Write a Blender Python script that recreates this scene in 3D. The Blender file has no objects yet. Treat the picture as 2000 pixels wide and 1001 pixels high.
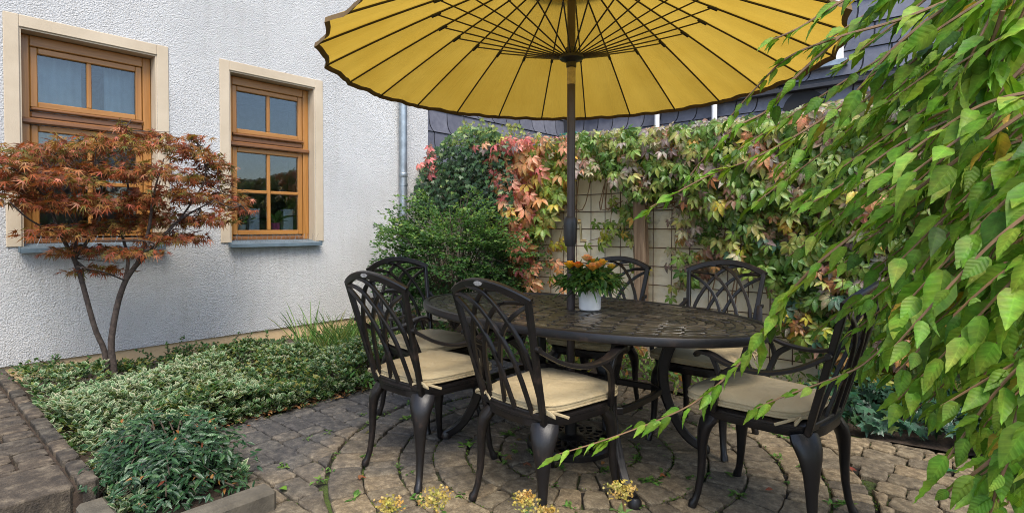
import bpy, math, random
import numpy as np
from mathutils import Matrix, Vector

random.seed(7)
rng = np.random.default_rng(11)
R = math.radians

# ------------------------------------------------------------------ camera, sky, sun, exposure
scene = bpy.context.scene
col = scene.collection
CAM = np.array([5.6, 0.0, 1.2])
YAW, PITCH, FPX = R(41), R(1.0), 1070.0
CX, CY = 1000.0, 445 + FPX * math.tan(PITCH)
FW = np.array([-math.sin(YAW) * math.cos(PITCH), math.cos(YAW) * math.cos(PITCH), -math.sin(PITCH)])
RT = np.array([math.cos(YAW), math.sin(YAW), 0.0])
UP = np.cross(RT, FW)
cd = bpy.data.cameras.new('camera')
cd.sensor_width = 36.0
cd.lens = FPX * 36 / 2000
cd.shift_y = -(500.5 - CY) / 2000
cd.clip_start, cd.clip_end = 0.05, 400
cam = bpy.data.objects.new('camera', cd)
col.objects.link(cam)
cam.matrix_world = Matrix(((RT[0], UP[0], -FW[0], CAM[0]), (RT[1], UP[1], -FW[1], CAM[1]), (RT[2], UP[2], -FW[2], CAM[2]), (0, 0, 0, 1)))
scene.camera = cam

SUN_EL, SUN_DIR = R(55), np.array([0.80, -0.52])
world = bpy.data.worlds.new('World')
scene.world = world
world.use_nodes = True
wn = world.node_tree
sky = wn.nodes.new('ShaderNodeTexSky')
sky.sky_type = 'NISHITA'
sky.sun_disc = False
sky.sun_elevation = SUN_EL
sky.sun_rotation = math.atan2(SUN_DIR[0], SUN_DIR[1])
sky.air_density, sky.dust_density, sky.ozone_density = 1.0, 1.6, 1.2
wn.nodes['Background'].inputs['Strength'].default_value = 0.15
wn.links.new(sky.outputs[0], wn.nodes['Background'].inputs['Color'])
sd = bpy.data.lights.new('sun', 'SUN')
sd.energy, sd.angle, sd.color = 1.9, R(32), (1.0, 0.93, 0.81)
sun = bpy.data.objects.new('sun', sd)
col.objects.link(sun)
sdir = np.array([SUN_DIR[0] * math.cos(SUN_EL), SUN_DIR[1] * math.cos(SUN_EL), 0.0])
sdir = sdir / np.linalg.norm(SUN_DIR)
sdir[2] = math.sin(SUN_EL)
sun.rotation_euler = Vector(sdir).to_track_quat('Z', 'Y').to_euler()
sun.location = (8, -6, 12)
scene.view_settings.view_transform = 'Standard'
scene.view_settings.look = 'None'
scene.view_settings.gamma = 1.0
scene.view_settings.exposure = 1.34
scene.cycles.filter_width = 1.0
scene.cycles.use_denoising = True
scene.cycles.denoising_prefilter = 'NONE'
scene.cycles.denoising_input_passes = 'RGB_ALBEDO_NORMAL'
scene.cycles.sample_clamp_indirect = 4.0
scene.cycles.max_bounces = 8
scene.cycles.transparent_max_bounces = 12

# ------------------------------------------------------------------ picture <-> place
def ray(px, py): return FW + RT * (px - CX) / FPX - UP * (py - CY) / FPX
def at(px, py, d): return CAM + ray(px, py) * d
def on_z(px, py, z=0.0):
    d = ray(px, py); return CAM + d * (z - CAM[2]) / d[2]
def on_y(px, py, y):
    d = ray(px, py); return CAM + d * (y - CAM[1]) / d[1]
def on_x(px, py, x):
    d = ray(px, py); return CAM + d * (x - CAM[0]) / d[0]
def project(P):
    q = np.asarray(P, float) - CAM
    z = q @ FW
    zz = np.where(np.abs(z) < 1e-6, 1e-6, z)
    return CX + FPX * (q @ RT) / zz, CY - FPX * (q @ UP) / zz, z
def in_poly(x, y, poly):
    x = np.asarray(x); y = np.asarray(y); c = np.zeros(x.shape, bool)
    n = len(poly); j = n - 1
    for i in range(n):
        xi, yi = poly[i]; xj, yj = poly[j]
        if yi != yj:
            c ^= ((yi > y) != (yj > y)) & (x < (xj - xi) * (y - yi) / (yj - yi) + xi)
        j = i
    return c
def poly_points(poly, n):
    P = np.array(poly, float); out = []
    lo, hi = P.min(0), P.max(0)
    got = 0
    while got < n:
        q = rng.uniform(lo, hi, (n * 3, 2))
        q = q[in_poly(q[:, 0], q[:, 1], poly)]
        out.append(q); got += len(q)
    return np.concatenate(out)[:n]
def nrm(v):
    v = np.asarray(v, float)
    return v / np.maximum(np.linalg.norm(v, axis=-1, keepdims=True), 1e-9)

# ------------------------------------------------------------------ materials
MATS = {}
class NT:
    def __init__(s, name):
        s.m = bpy.data.materials.new(name); s.m.use_nodes = True
        s.t = s.m.node_tree; s.b = s.t.nodes['Principled BSDF']; s.out = s.t.nodes['Material Output']
        MATS[name] = s.m
    def n(s, typ, **kw):
        nd = s.t.nodes.new(typ)
        for k, v in kw.items():
            if k.startswith('i_'):
                key = k[2:]
                key = int(key) if key.isdigit() else key.replace('_', ' ')
                nd.inputs[key].default_value = v
            else: setattr(nd, k, v)
        return nd
    def l(s, a, b): s.t.links.new(a, b)
    def set(s, **kw):
        for k, v in kw.items(): s.b.inputs[k.replace('_', ' ')].default_value = v
    def coord(s, kind='Object', scale=None):
        tc = s.n('ShaderNodeTexCoord')
        if scale is None: return tc.outputs[kind]
        mp = s.n('ShaderNodeMapping'); mp.inputs['Scale'].default_value = scale
        s.l(tc.outputs[kind], mp.inputs['Vector']); return mp.outputs[0]
    def noise(s, vec, scale, detail=4, rough=0.55, dist=0.0):
        nd = s.n('ShaderNodeTexNoise', i_Scale=scale, i_Detail=detail, i_Roughness=rough, i_Distortion=dist)
        if vec is not None: s.l(vec, nd.inputs['Vector'])
        return nd.outputs['Fac']
    def ramp(s, fac, stops):
        r = s.n('ShaderNodeValToRGB'); e = r.color_ramp.elements
        while len(e) < len(stops): e.new(0.5)
        for i, (p, c) in enumerate(stops):
            e[i].position = p; e[i].color = (c[0], c[1], c[2], 1) if len(c) == 3 else c
        s.l(fac, r.inputs[0]); return r.outputs[0]
    def mix(s, a, b, fac, mode='MIX'):
        m = s.n('ShaderNodeMix', data_type='RGBA', blend_type=mode)
        for sock, v in ((m.inputs[0], fac), (m.inputs[6], a), (m.inputs[7], b)):
            if isinstance(v, (int, float)): sock.default_value = v
            elif isinstance(v, tuple): sock.default_value = (*v, 1) if len(v) == 3 else v
            else: s.l(v, sock)
        return m.outputs[2]
    def bump(s, h, strength=0.5, dist=0.01, normal=None):
        b = s.n('ShaderNodeBump', i_Strength=strength, i_Distance=dist)
        s.l(h, b.inputs['Height'])
        if normal is not None: s.l(normal, b.inputs['Normal'])
        s.l(b.outputs[0], s.b.inputs['Normal']); return b.outputs[0]
    def color(s, c): s.l(c, s.b.inputs['Base Color'])

WHERE = 'ShaderNodeNewGeometry'
# rough white stucco
m = NT('stucco'); v = m.n(WHERE).outputs['Position']
n1 = m.noise(v, 95, 6, 0.72); n2 = m.noise(v, 1.1, 5, .6); n4 = m.noise(v, 190, 3, 0.7)
vor = m.n('ShaderNodeTexVoronoi', i_Scale=105.0, feature='SMOOTH_F1'); m.l(v, vor.inputs['Vector'])
h = m.mix(n1, vor.outputs['Distance'], 0.35)
base = m.ramp(n2, [(0.3, (0.54, 0.542, 0.54)), (0.7, (0.645, 0.645, 0.64))])
mp_ = m.n('ShaderNodeMapping'); mp_.inputs['Scale'].default_value = (1, 5, .45); m.l(v, mp_.inputs['Vector'])
base = m.mix(base, m.ramp(m.noise(mp_.outputs[0], 1.6, 5, .65), [(0.30, (0.94, 0.93, 0.915)), (0.5, (1, 1, 1))]), 1.0, 'MULTIPLY')
sp_ = m.n('ShaderNodeSeparateXYZ'); m.l(v, sp_.inputs[0]); mz = m.n('ShaderNodeMapRange', i_1=0.15, i_2=0.6, i_3=0.28, i_4=0.0); m.l(sp_.outputs[2], mz.inputs[0])
spl = m.n('ShaderNodeMath', operation='MULTIPLY'); m.l(mz.outputs[0], spl.inputs[0]); m.l(m.noise(v, 7, 5, .7), spl.inputs[1])
base = m.mix(base, (0.42, 0.37, 0.29), spl.outputs[0])
def mth(op, a_, b_=None, c_=None):
    q = m.n('ShaderNodeMath', operation=op, use_clamp=(op == 'MULTIPLY_ADD'))
    for sock, v_ in zip(q.inputs, (a_, b_, c_)):
        if v_ is None: continue
        if isinstance(v_, (int, float)): sock.default_value = v_
        else: m.l(v_, sock)
    return q.outputs[0]
near = None
for yc in (1.165, 2.69):
    w_ = mth('MULTIPLY_ADD', mth('ABSOLUTE', mth('SUBTRACT', sp_.outputs[1], yc)), -9.0, 4.9); near = w_ if near is None else mth('MAXIMUM', near, w_)
zf_ = mth('MULTIPLY', mth('MULTIPLY_ADD', sp_.outputs[2], 1.6, -.62), mth('MULTIPLY_ADD', sp_.outputs[2], -40.0, 41.2))
mp2 = m.n('ShaderNodeMapping'); mp2.inputs['Scale'].default_value = (1, 16, .8); m.l(v, mp2.inputs['Vector'])
drip = mth('MULTIPLY', mth('MULTIPLY', near, zf_), m.ramp(m.noise(mp2.outputs[0], 1.5, 4, .6), [(.45, (0, 0, 0)), (.7, (.28, .28, .28))]))
base = m.mix(base, (.27, .25, .215), drip)
m.color(m.mix(base, m.ramp(n4, [(0.30, (0.66, 0.66, 0.66)), (0.55, (1.06, 1.06, 1.06))]), 1.0, 'MULTIPLY'))
m.set(Roughness=0.95); m.bump(h, 1.0, 0.030)
# smooth cream plaster
m = NT('cream_plaster'); v = m.n(WHERE).outputs['Position']
n1 = m.noise(v, 3, 5); n2 = m.noise(v, 180, 3)
m.color(m.ramp(n1, [(0.3, (0.41, 0.335, 0.24)), (0.7, (0.49, 0.41, 0.305))])); m.set(Roughness=0.9); m.bump(n2, 0.3, 0.004)
m = NT('plinth_plaster'); v = m.n(WHERE).outputs['Position']
n1 = m.noise(v, 2.5, 6, 0.65); n2 = m.noise(v, 150, 3)
m.color(m.ramp(n1, [(0.28, (0.22, 0.18, 0.14)), (0.42, (0.50, 0.36, 0.20)), (0.75, (0.58, 0.43, 0.25))])); m.set(Roughness=0.9); m.bump(n2, 0.4, 0.004)
# weathered garden wall
m = NT('old_plaster'); v = m.n(WHERE).outputs['Position']
n1 = m.noise(v, 2.2, 8, 0.68, 0.5); n2 = m.noise(v, 9, 6, 0.6); n3 = m.noise(v, 90, 3)
c = m.ramp(n1, [(0.26, (0.42, 0.33, 0.21)), (0.40, (0.70, 0.61, 0.44)), (0.55, (0.78, 0.71, 0.55)), (0.72, (0.84, 0.81, 0.72))])
m.color(m.mix(c, (0.17, 0.12, 0.07), m.ramp(n2, [(0.62, (0, 0, 0)), (0.76, (0.5, 0.5, 0.5))]))); m.set(Roughness=0.92); m.bump(n2, 0.5, 0.012)
# varnished wood
def wood(name, dark, light, rough=0.35, scale=(40, 40, 2.2)):
    m = NT(name); v = m.coord('Object', scale)
    n1 = m.noise(v, 1.0, 6, 0.6, 0.8); info = m.n('ShaderNodeObjectInfo')
    m.color(m.ramp(n1, [(0.3, dark), (0.7, light)])); m.set(Roughness=rough); m.bump(n1, 0.15, 0.002)
    return m
wood('window_wood', (0.25, 0.105, 0.020), (0.37, 0.170, 0.042), 0.4)
wood('window_wood_flat', (0.25, 0.105, 0.020), (0.37, 0.170, 0.042), 0.4, (40, 2.2, 40))
wood('dark_trim_wood', (0.13, 0.05, 0.015), (0.20, 0.085, 0.028), 0.4, (40, 2.2, 40))
wood('post_wood', (0.16, 0.10, 0.06), (0.34, 0.24, 0.16), 0.85)
# glass pane
m = NT('window_glass'); m.t.nodes.remove(m.b)
tr = m.n('ShaderNodeBsdfTransparent'); tr.inputs[0].default_value = (0.80, 0.86, 0.88, 1)
gl = m.n('ShaderNodeBsdfGlossy'); gl.inputs['Roughness'].default_value = 0.015
fr = m.n('ShaderNodeFresnel', i_IOR=1.7); mx = m.n('ShaderNodeMixShader')
nz = m.noise(m.n(WHERE).outputs['Position'], 5.0, 2); bp = m.n('ShaderNodeBump', i_Strength=0.03, i_Distance=0.01)
m.l(nz, bp.inputs['Height']); m.l(bp.outputs[0], gl.inputs['Normal'])
m.l(fr.outputs[0], mx.inputs[0]); m.l(tr.outputs[0], mx.inputs[1]); m.l(gl.outputs[0], mx.inputs[2]); m.l(mx.outputs[0], m.out.inputs[0])
# slate
m = NT('slate'); v = m.n(WHERE).outputs['Position']; info = m.n('ShaderNodeObjectInfo')
n1 = m.noise(v, 9, 5, 0.6); n2 = m.noise(v, 60, 3)
c = m.mix(m.ramp(n1, [(0.3, (0.10, 0.107, 0.138)), (0.7, (0.155, 0.162, 0.195))]), m.ramp(info.outputs['Random'], [(0, (0.72, 0.72, 0.76)), (1, (1.2, 1.16, 1.16))]), 1.0, 'MULTIPLY')
m.color(c); m.set(Roughness=0.5); m.bump(n2, 0.25, 0.004)
def simple(name, c, rough=0.5, metal=0.0, var=0.15, scale=12.0, bump=0.0, bscale=80.0, spec=0.5):
    m = NT(name); v = m.n(WHERE).outputs['Position']; n1 = m.noise(v, scale, 5, 0.6)
    lo = tuple(x * (1 - var) for x in c); hi = tuple(min(1, x * (1 + var)) for x in c)
    m.color(m.ramp(n1, [(0.3, lo), (0.7, hi)])); m.set(Roughness=rough, Metallic=metal)
    m.b.inputs['Specular IOR Level'].default_value = spec
    if bump: m.bump(m.noise(v, bscale, 4), bump, 0.004)
    return m
simple('zinc', (0.30, 0.34, 0.37), 0.42, 0.75, 0.3, 7)
simple('zinc_sill', (0.13, 0.18, 0.215), 0.5, 0.3, 0.25, 9)
simple('slate_board', (0.03, 0.031, 0.038), 0.6)
simple('white_paint', (0.72, 0.72, 0.72), 0.5, 0, 0.06)
simple('green_paint', (0.03, 0.14, 0.12), 0.5)
simple('dark_opening', (0.012, 0.012, 0.014), 0.8)
simple('room_plaster', (0.30, 0.29, 0.27), 0.9)
simple('curtain', (0.33, 0.38, 0.41), 0.85, 0, 0.08)
simple('rust_wire', (0.09, 0.045, 0.028), 0.8, 0.2, 0.4, 20)
simple('steel', (0.55, 0.56, 0.57), 0.25, 0.9, 0.1)
simple('brass', (0.45, 0.36, 0.2), 0.35, 0.8, 0.2, 40)
simple('badge', (0.42, 0.42, 0.43), 0.4, 0.7, 0.3, 60)
simple('black_plastic', (0.02, 0.019, 0.02), 0.4)
simple('pole_metal', (0.055, 0.042, 0.04), 0.38, 0.3, 0.2)
simple('rib_metal', (0.03, 0.02, 0.014), 0.45)
simple('pole_tape', (0.45, 0.36, 0.16), 0.7, 0, 0.25, 60)
simple('hem', (0.14, 0.085, 0.03), 0.8)
simple('ceramic', (0.74, 0.72, 0.68), 0.28, 0, 0.05, 20)
simple('magenta_pot', (0.60, 0.03, 0.24), 0.35)
simple('bark', (0.045, 0.033, 0.027), 0.9, 0, 0.6, 45, 1.0, 70)
simple('twig', (0.07, 0.05, 0.035), 0.85, 0, 0.3, 30)
simple('vine_stem', (0.17, 0.095, 0.045), 0.6, 0, 0.3, 18)
simple('soil', (0.045, 0.030, 0.020), 0.95, 0, 0.5, 35, 1.0, 60)
simple('kerb_concrete', (0.092, 0.080, 0.060), 0.92, 0, 0.45, 9, 0.8, 110)
simple('roof_tile', (0.12, 0.06, 0.045), 0.8)
# cast aluminium furniture
m = NT('cast_bronze'); v = m.coord('Object'); n1 = m.noise(v, 14, 6, 0.65); n2 = m.noise(v, 260, 2)
m.color(m.ramp(n1, [(0.35, (0.0055, 0.005, 0.0055)), (0.58, (0.010, 0.008, 0.0078)), (0.74, (0.040, 0.026, 0.020))]))
m.set(Roughness=0.36); m.b.inputs['Specular IOR Level'].default_value = 0.42; m.bump(n2, 0.2, 0.003)
m = NT('table_tile'); v = m.n(WHERE).outputs['Position']; n1 = m.noise(v, 25, 5, 0.65); info = m.n('ShaderNodeObjectInfo')
c = m.mix(m.ramp(n1, [(0.3, (0.025, 0.022, 0.020)), (0.7, (0.064, 0.055, 0.044))]), m.ramp(info.outputs['Random'], [(0, (0.3, 0.31, 0.36)), (0.3, (0.8, 0.78, 0.75)), (0.8, (1.05, 1.0, 0.9)), (1, (2.2, 2.1, 1.9))]), 1.0, 'MULTIPLY')
m.color(c); m.set(Roughness=0.28); m.b.inputs['Specular IOR Level'].default_value = 0.5; m.bump(n1, 0.15, 0.003)
# cushion cloth
m = NT('cushion_cloth'); v = m.coord('Object'); n1 = m.noise(v, 5, 4); n2 = m.noise(v, 400, 2); n3 = m.noise(v, 9, 3, 0.5, 1.0)
m.color(m.ramp(n1, [(0.3, (0.35, 0.275, 0.155)), (0.7, (0.44, 0.355, 0.21))])); m.set(Roughness=0.9)
hh = m.mix(n3, n2, 0.15); m.bump(hh, 0.5, 0.035)
# parasol cloth
m = NT('parasol_cloth'); v = m.coord('Object'); n1 = m.noise(v, 3, 4); n2 = m.noise(v, 300, 2)
cc = m.ramp(n1, [(0.3, (0.54, 0.335, 0.040)), (0.7, (0.61, 0.395, 0.056))]); m.color(cc); m.set(Roughness=0.85)
tl = m.n('ShaderNodeBsdfTranslucent'); m.l(cc, tl.inputs[0]); mx = m.n('ShaderNodeMixShader', i_0=0.45)
nb = m.noise(m.coord('UV', (9, 1.6, 1)), 1.0, 4, 0.55, 1.2); m.bump(nb, 0.7, 0.03)
m.l(m.b.outputs[0], mx.inputs[1]); m.l(tl.outputs[0], mx.inputs[2]); m.l(mx.outputs[0], m.out.inputs[0])
# paving stone
m = NT('paving_stone'); v = m.n(WHERE).outputs['Position']; info = m.n('ShaderNodeObjectInfo')
sep = m.n('ShaderNodeSeparateXYZ'); m.l(v, sep.inputs[0])
n1 = m.noise(v, 22, 8, 0.74); n2 = m.noise(v, 150, 4, 0.7); n3 = m.noise(v, 1.6, 4, 0.6)
warm = m.ramp(n1, [(0.30, (0.055, 0.042, 0.027)), (0.5, (0.165, 0.128, 0.078)), (0.70, (0.33, 0.27, 0.175))])
cool = m.ramp(n1, [(0.32, (0.028, 0.028, 0.030)), (0.52, (0.085, 0.080, 0.074)), (0.72, (0.20, 0.18, 0.15))])
mr = m.n('ShaderNodeMapRange', i_1=2.4, i_2=4.3); m.l(sep.outputs[0], mr.inputs[0])
ad = m.n('ShaderNodeMath', operation='ADD'); m.l(mr.outputs[0], ad.inputs[0]); 
ms = m.n('ShaderNodeMath', operation='MULTIPLY_ADD', i_1=1.6, i_2=-0.8); m.l(n3, ms.inputs[0]); m.l(ms.outputs[0], ad.inputs[1])
base = m.mix(cool, warm, m.ramp(ad.outputs[0], [(0.15, (0, 0, 0)), (0.75, (1, 1, 1))]))
base = m.mix(base, m.ramp(info.outputs['Random'], [(0, (0.68, 0.68, 0.72)), (0.5, (1, 1, 1)), (1, (1.28, 1.2, 1.1))]), 1.0, 'MULTIPLY')
base = m.mix(base, (0.40, 0.38, 0.34), m.ramp(n2, [(0.62, (0, 0, 0)), (0.72, (0.55, 0.55, 0.55))]))
m.color(base); m.set(Roughness=0.82); m.bump(m.mix(n1, n2, 0.55), 0.9, 0.014)
m = NT('step_stone'); v = m.n(WHERE).outputs['Position']; info = m.n('ShaderNodeObjectInfo')
n1 = m.noise(v, 14, 7, 0.68); n2 = m.noise(v, 120, 4)
base = m.ramp(n1, [(0.32, (0.018, 0.015, 0.012)), (0.5, (0.058, 0.047, 0.035)), (0.68, (0.15, 0.128, 0.095))])
base = m.mix(base, m.ramp(info.outputs['Random'], [(0, (0.7, 0.72, 0.75)), (1, (1.2, 1.1, 1.0))]), 1.0, 'MULTIPLY')
m.color(base); m.set(Roughness=0.85); m.bump(m.mix(n1, n2, 0.5), 0.9, 0.012)
# joint soil with moss
m = NT('joint_moss'); v = m.n(WHERE).outputs['Position']; n1 = m.noise(v, 5, 5, 0.6); n2 = m.noise(v, 90, 4)
m.color(m.ramp(n1, [(0.47, (0.014, 0.010, 0.007)), (0.58, (0.055, 0.085, 0.012))])); m.set(Roughness=0.95); m.bump(n2, 1.0, 0.02)
m = NT('ground_earth'); v = m.n(WHERE).outputs['Position']; n1 = m.noise(v, 3, 6)
m.color(m.ramp(n1, [(0.3, (0.04, 0.03, 0.02)), (0.7, (0.09, 0.075, 0.05))])); m.set(Roughness=0.95)
# leaves: colour comes with the leaf
def leafmat(name, rough, transl, spec=0.5, veins=1.0):
    m = NT(name); a = m.n('ShaderNodeAttribute', attribute_name='col'); v = m.n(WHERE).outputs['Position']
    n1 = m.noise(v, 55, 3); n5 = m.noise(v, 21, 2)
    c0 = m.mix(a.outputs['Color'], m.ramp(n5, [(0.35, (0.86, 1.06, 0.85)), (0.65, (1.22, 0.95, 0.95))]), 1.0, 'MULTIPLY')
    c = m.mix(c0, m.ramp(n1, [(0.3, (0.75, 0.75, 0.75)), (0.7, (1.18, 1.18, 1.18))]), 1.0, 'MULTIPLY')
    uvs = m.n('ShaderNodeSeparateXYZ'); m.l(m.n('ShaderNodeUVMap').outputs[0], uvs.inputs[0])
    def mt(op, a_, b_=None):
        q = m.n('ShaderNodeMath', operation=op)
        for sock, v_ in zip(q.inputs, (a_, b_)):
            if v_ is None: continue
            if isinstance(v_, (int, float)): sock.default_value = v_
            else: m.l(v_, sock)
        return q.outputs[0]
    ax = mt('ABSOLUTE', uvs.outputs[0]); fr_ = mt('ABSOLUTE', mt('SUBTRACT', mt('FRACT', mt('MULTIPLY', mt('SUBTRACT', uvs.outputs[1], mt('MULTIPLY', ax, .75)), 7.0)), .5))
    vein = m.ramp(mt('MINIMUM', mt('MULTIPLY', ax, 9.0), fr_), [(0.02, (1 + .20 * veins, 1 + .18 * veins, 1 + .14 * veins)), (0.16, (0.98, 0.98, 0.98))])
    c = m.mix(c, vein, 1.0, 'MULTIPLY')
    bq = m.n('ShaderNodeBump', i_Strength=0.35, i_Distance=0.003); m.l(fr_, bq.inputs['Height']); m.l(bq.outputs[0], m.b.inputs['Normal'])
    m.color(c); m.set(Roughness=rough); m.b.inputs['Specular IOR Level'].default_value = spec
    tl = m.n('ShaderNodeBsdfTranslucent'); m.l(m.mix(c, (1.25, 1.2, 0.6), 1.0, 'MULTIPLY'), tl.inputs[0])
    mx = m.n('ShaderNodeMixShader', i_0=transl)
    m.l(m.b.outputs[0], mx.inputs[1]); m.l(tl.outputs[0], mx.inputs[2]); m.l(mx.outputs[0], m.out.inputs[0])
leafmat('leaf', 0.5, 0.38, 0.3)
leafmat('glossy_leaf', 0.36, 0.15, 0.5, 0.0)
leafmat('creeper_leaf', 0.40, 0.34, 0.55, 0.8)
leafmat('vine_leaf', 0.5, 0.42, 0.3, 0.8)
leafmat('petal', 0.6, 0.3, 0.3)

# ------------------------------------------------------------------ mesh helpers
def finish(name, me, mat, parent, loc):
    o = bpy.data.objects.new(name, me); col.objects.link(o)
    if mat: me.materials.append(MATS[mat])
    if parent is not None: o.parent = parent
    if loc is not None: o.location = loc
    return o
class MB:
    def __init__(s): s.V = []; s.F = []; s.C = []
    def add(s, verts, faces, c=None):
        k = len(s.V); s.V += [tuple(map(float, v)) for v in verts]
        s.F += [tuple(i + k for i in f) for f in faces]
        s.C += [c if c is not None else (1, 1, 1)] * len(verts); return s
    def box(s, a, b, ch=0.0):
        x0, y0, z0 = [min(p, q) for p, q in zip(a, b)]; x1, y1, z1 = [max(p, q) for p, q in zip(a, b)]
        if ch <= 0:
            v = [(x, y, z) for z in (z0, z1) for y in (y0, y1) for x in (x0, x1)]
            return s.add(v, [(0, 2, 3, 1), (4, 5, 7, 6), (0, 1, 5, 4), (2, 6, 7, 3), (0, 4, 6, 2), (1, 3, 7, 5)])
        ch = min(ch, (x1 - x0) * .45, (y1 - y0) * .45, (z1 - z0) * .45)
        v = []; idx = {}
        L = ((x0, x1), (y0, y1), (z0, z1))
        for i in range(2):
            for j in range(2):
                for k in range(2):
                    p = [L[0][i], L[1][j], L[2][k]]
                    for ax in range(3):
                        q = list(p)
                        for o in range(3):
                            if o != ax: q[o] += ch if (i, j, k)[o] == 0 else -ch
                        idx[i, j, k, ax] = len(v); v.append(q)
        f = []
        for ax in range(3):
            o1, o2 = [o for o in range(3) if o != ax]
            for sgn in range(2):
                ring = []
                for a1, a2 in ((0, 0), (1, 0), (1, 1), (0, 1)):
                    t = [0, 0, 0]; t[ax] = sgn; t[o1] = a1; t[o2] = a2; ring.append(idx[(*t, ax)])
                flip = (sgn == 1) ^ (ax == 1)
                f.append(tuple(ring) if flip else tuple(ring[::-1]))
        for ax in range(3):
            o1, o2 = [o for o in range(3) if o != ax]
            for a1 in range(2):
                for a2 in range(2):
                    t0 = [0, 0, 0]; t1 = [0, 0, 0]; t0[o1] = t1[o1] = a1; t0[o2] = t1[o2] = a2; t1[ax] = 1
                    q = (idx[(*t0, o1)], idx[(*t1, o1)], idx[(*t1, o2)], idx[(*t0, o2)])
                    f.append(q)
        for i in range(2):
            for j in range(2):
                for k in range(2): f.append((idx[i, j, k, 0], idx[i, j, k, 1], idx[i, j, k, 2]))
        return s.add(v, f)
    def tube(s, path, r, n=8, closed=False, up=None, r2=None, caps=True, rect=False):
        P = np.array(path, float); N = len(P)
        ra = np.full(N, r) if np.isscalar(r) else np.array(r, float)
        rb = ra if r2 is None else (np.full(N, r2) if np.isscalar(r2) else np.array(r2, float))
        T = np.zeros_like(P)
        for i in range(N):
            a = P[(i - 1) % N] if (closed or i > 0) else P[i]
            b = P[(i + 1) % N] if (closed or i < N - 1) else P[i]
            T[i] = nrm(b - a)
        u = np.array(up if up is not None else ((0, 0, 1) if abs(T[0][2]) < 0.9 else (1, 0, 0)), float)
        v = []
        for i in range(N):
            u = u - T[i] * (u @ T[i]) if up is None else np.array(up, float) - T[i] * (np.array(up, float) @ T[i])
            u = nrm(u); w = np.cross(T[i], u)
            if rect:
                for a, b in ((-1, -.7), (-.7, -1), (.7, -1), (1, -.7), (1, .7), (.7, 1), (-.7, 1), (-1, .7)): v.append(P[i] + u * ra[i] * a + w * rb[i] * b)
            else:
                for k in range(n):
                    a = 2 * math.pi * k / n; v.append(P[i] + u * ra[i] * math.cos(a) + w * rb[i] * math.sin(a))
        m_ = 8 if rect else n; f = []
        for i in range(N if closed else N - 1):
            j = (i + 1) % N
            for k in range(m_):
                l = (k + 1) % m_; f.append((i * m_ + k, i * m_ + l, j * m_ + l, j * m_ + k))
        if caps and not closed:
            f.append(tuple(range(m_ - 1, -1, -1))); f.append(tuple((N - 1) * m_ + k for k in range(m_)))
        return s.add(v, f)
    def lathe(s, prof, c=(0, 0, 0), n=24, cap=True):
        v = []; f = []
        for r_, z in prof:
            for k in range(n):
                a = 2 * math.pi * k / n; v.append((c[0] + r_ * math.cos(a), c[1] + r_ * math.sin(a), c[2] + z))
        for i in range(len(prof) - 1):
            for k in range(n):
                l = (k + 1) % n; f.append((i * n + k, i * n + l, (i + 1) * n + l, (i + 1) * n + k))
        if cap:
            f.append(tuple(range(n - 1, -1, -1))); f.append(tuple((len(prof) - 1) * n + k for k in range(n)))
        return s.add(v, f)
    def mesh(s, name, smooth=False):
        me = bpy.data.meshes.new(name); me.from_pydata(s.V, [], s.F); me.update()
        if any(c != (1, 1, 1) for c in s.C):
            at_ = me.color_attributes.new('col', 'FLOAT_COLOR', 'POINT')
            a = np.ones((len(s.V), 4)); a[:, :3] = np.array(s.C); at_.data.foreach_set('color', a.ravel())
        if smooth:
            me.polygons.foreach_set('use_smooth', [True] * len(me.polygons))
            try: me.set_sharp_from_angle(angle=R(42 if smooth is True else smooth))
            except Exception: pass
        return me
    def build(s, name, mat, parent=None, smooth=False, loc=None):
        return finish(name, s.mesh(name, smooth), mat, parent, loc)
def tag(o, label=None, cat=None, group=None, kind=None):
    if label: o['label'] = label
    if cat: o['category'] = cat
    if group: o['group'] = group
    if kind: o['kind'] = kind
    return o
def empty(name, loc=(0, 0, 0), rz=0.0):
    o = bpy.data.objects.new(name, None); col.objects.link(o); o.empty_display_size = 0.1
    o.location = loc; o.rotation_euler = (0, 0, rz); return o
def copy_tree(o, parent=None):
    c = o.copy(); col.objects.link(c); c.parent = parent
    for ch in o.children: copy_tree(ch, c)
    return c
def bez(p0, p1, p2, n=10):
    t = np.linspace(0, 1, n)[:, None]; p0, p1, p2 = map(lambda q: np.array(q, float), (p0, p1, p2))
    return (1 - t) ** 2 * p0 + 2 * t * (1 - t) * p1 + t ** 2 * p2
def spline(pts, n=24):
    P = np.array(pts, float); m_ = len(P)
    if m_ < 3: return np.array([P[0] + (P[-1] - P[0]) * t for t in np.linspace(0, 1, n)])
    out = []
    for t in np.linspace(0, m_ - 1, n):
        i = min(int(t), m_ - 2); u = t - i
        a, b, c, d = P[max(i - 1, 0)], P[i], P[i + 1], P[min(i + 2, m_ - 1)]
        out.append(0.5 * (2 * b + (c - a) * u + (2 * a - 5 * b + 4 * c - d) * u * u + (3 * b - a - 3 * c + d) * u ** 3))
    return np.array(out)

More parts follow.
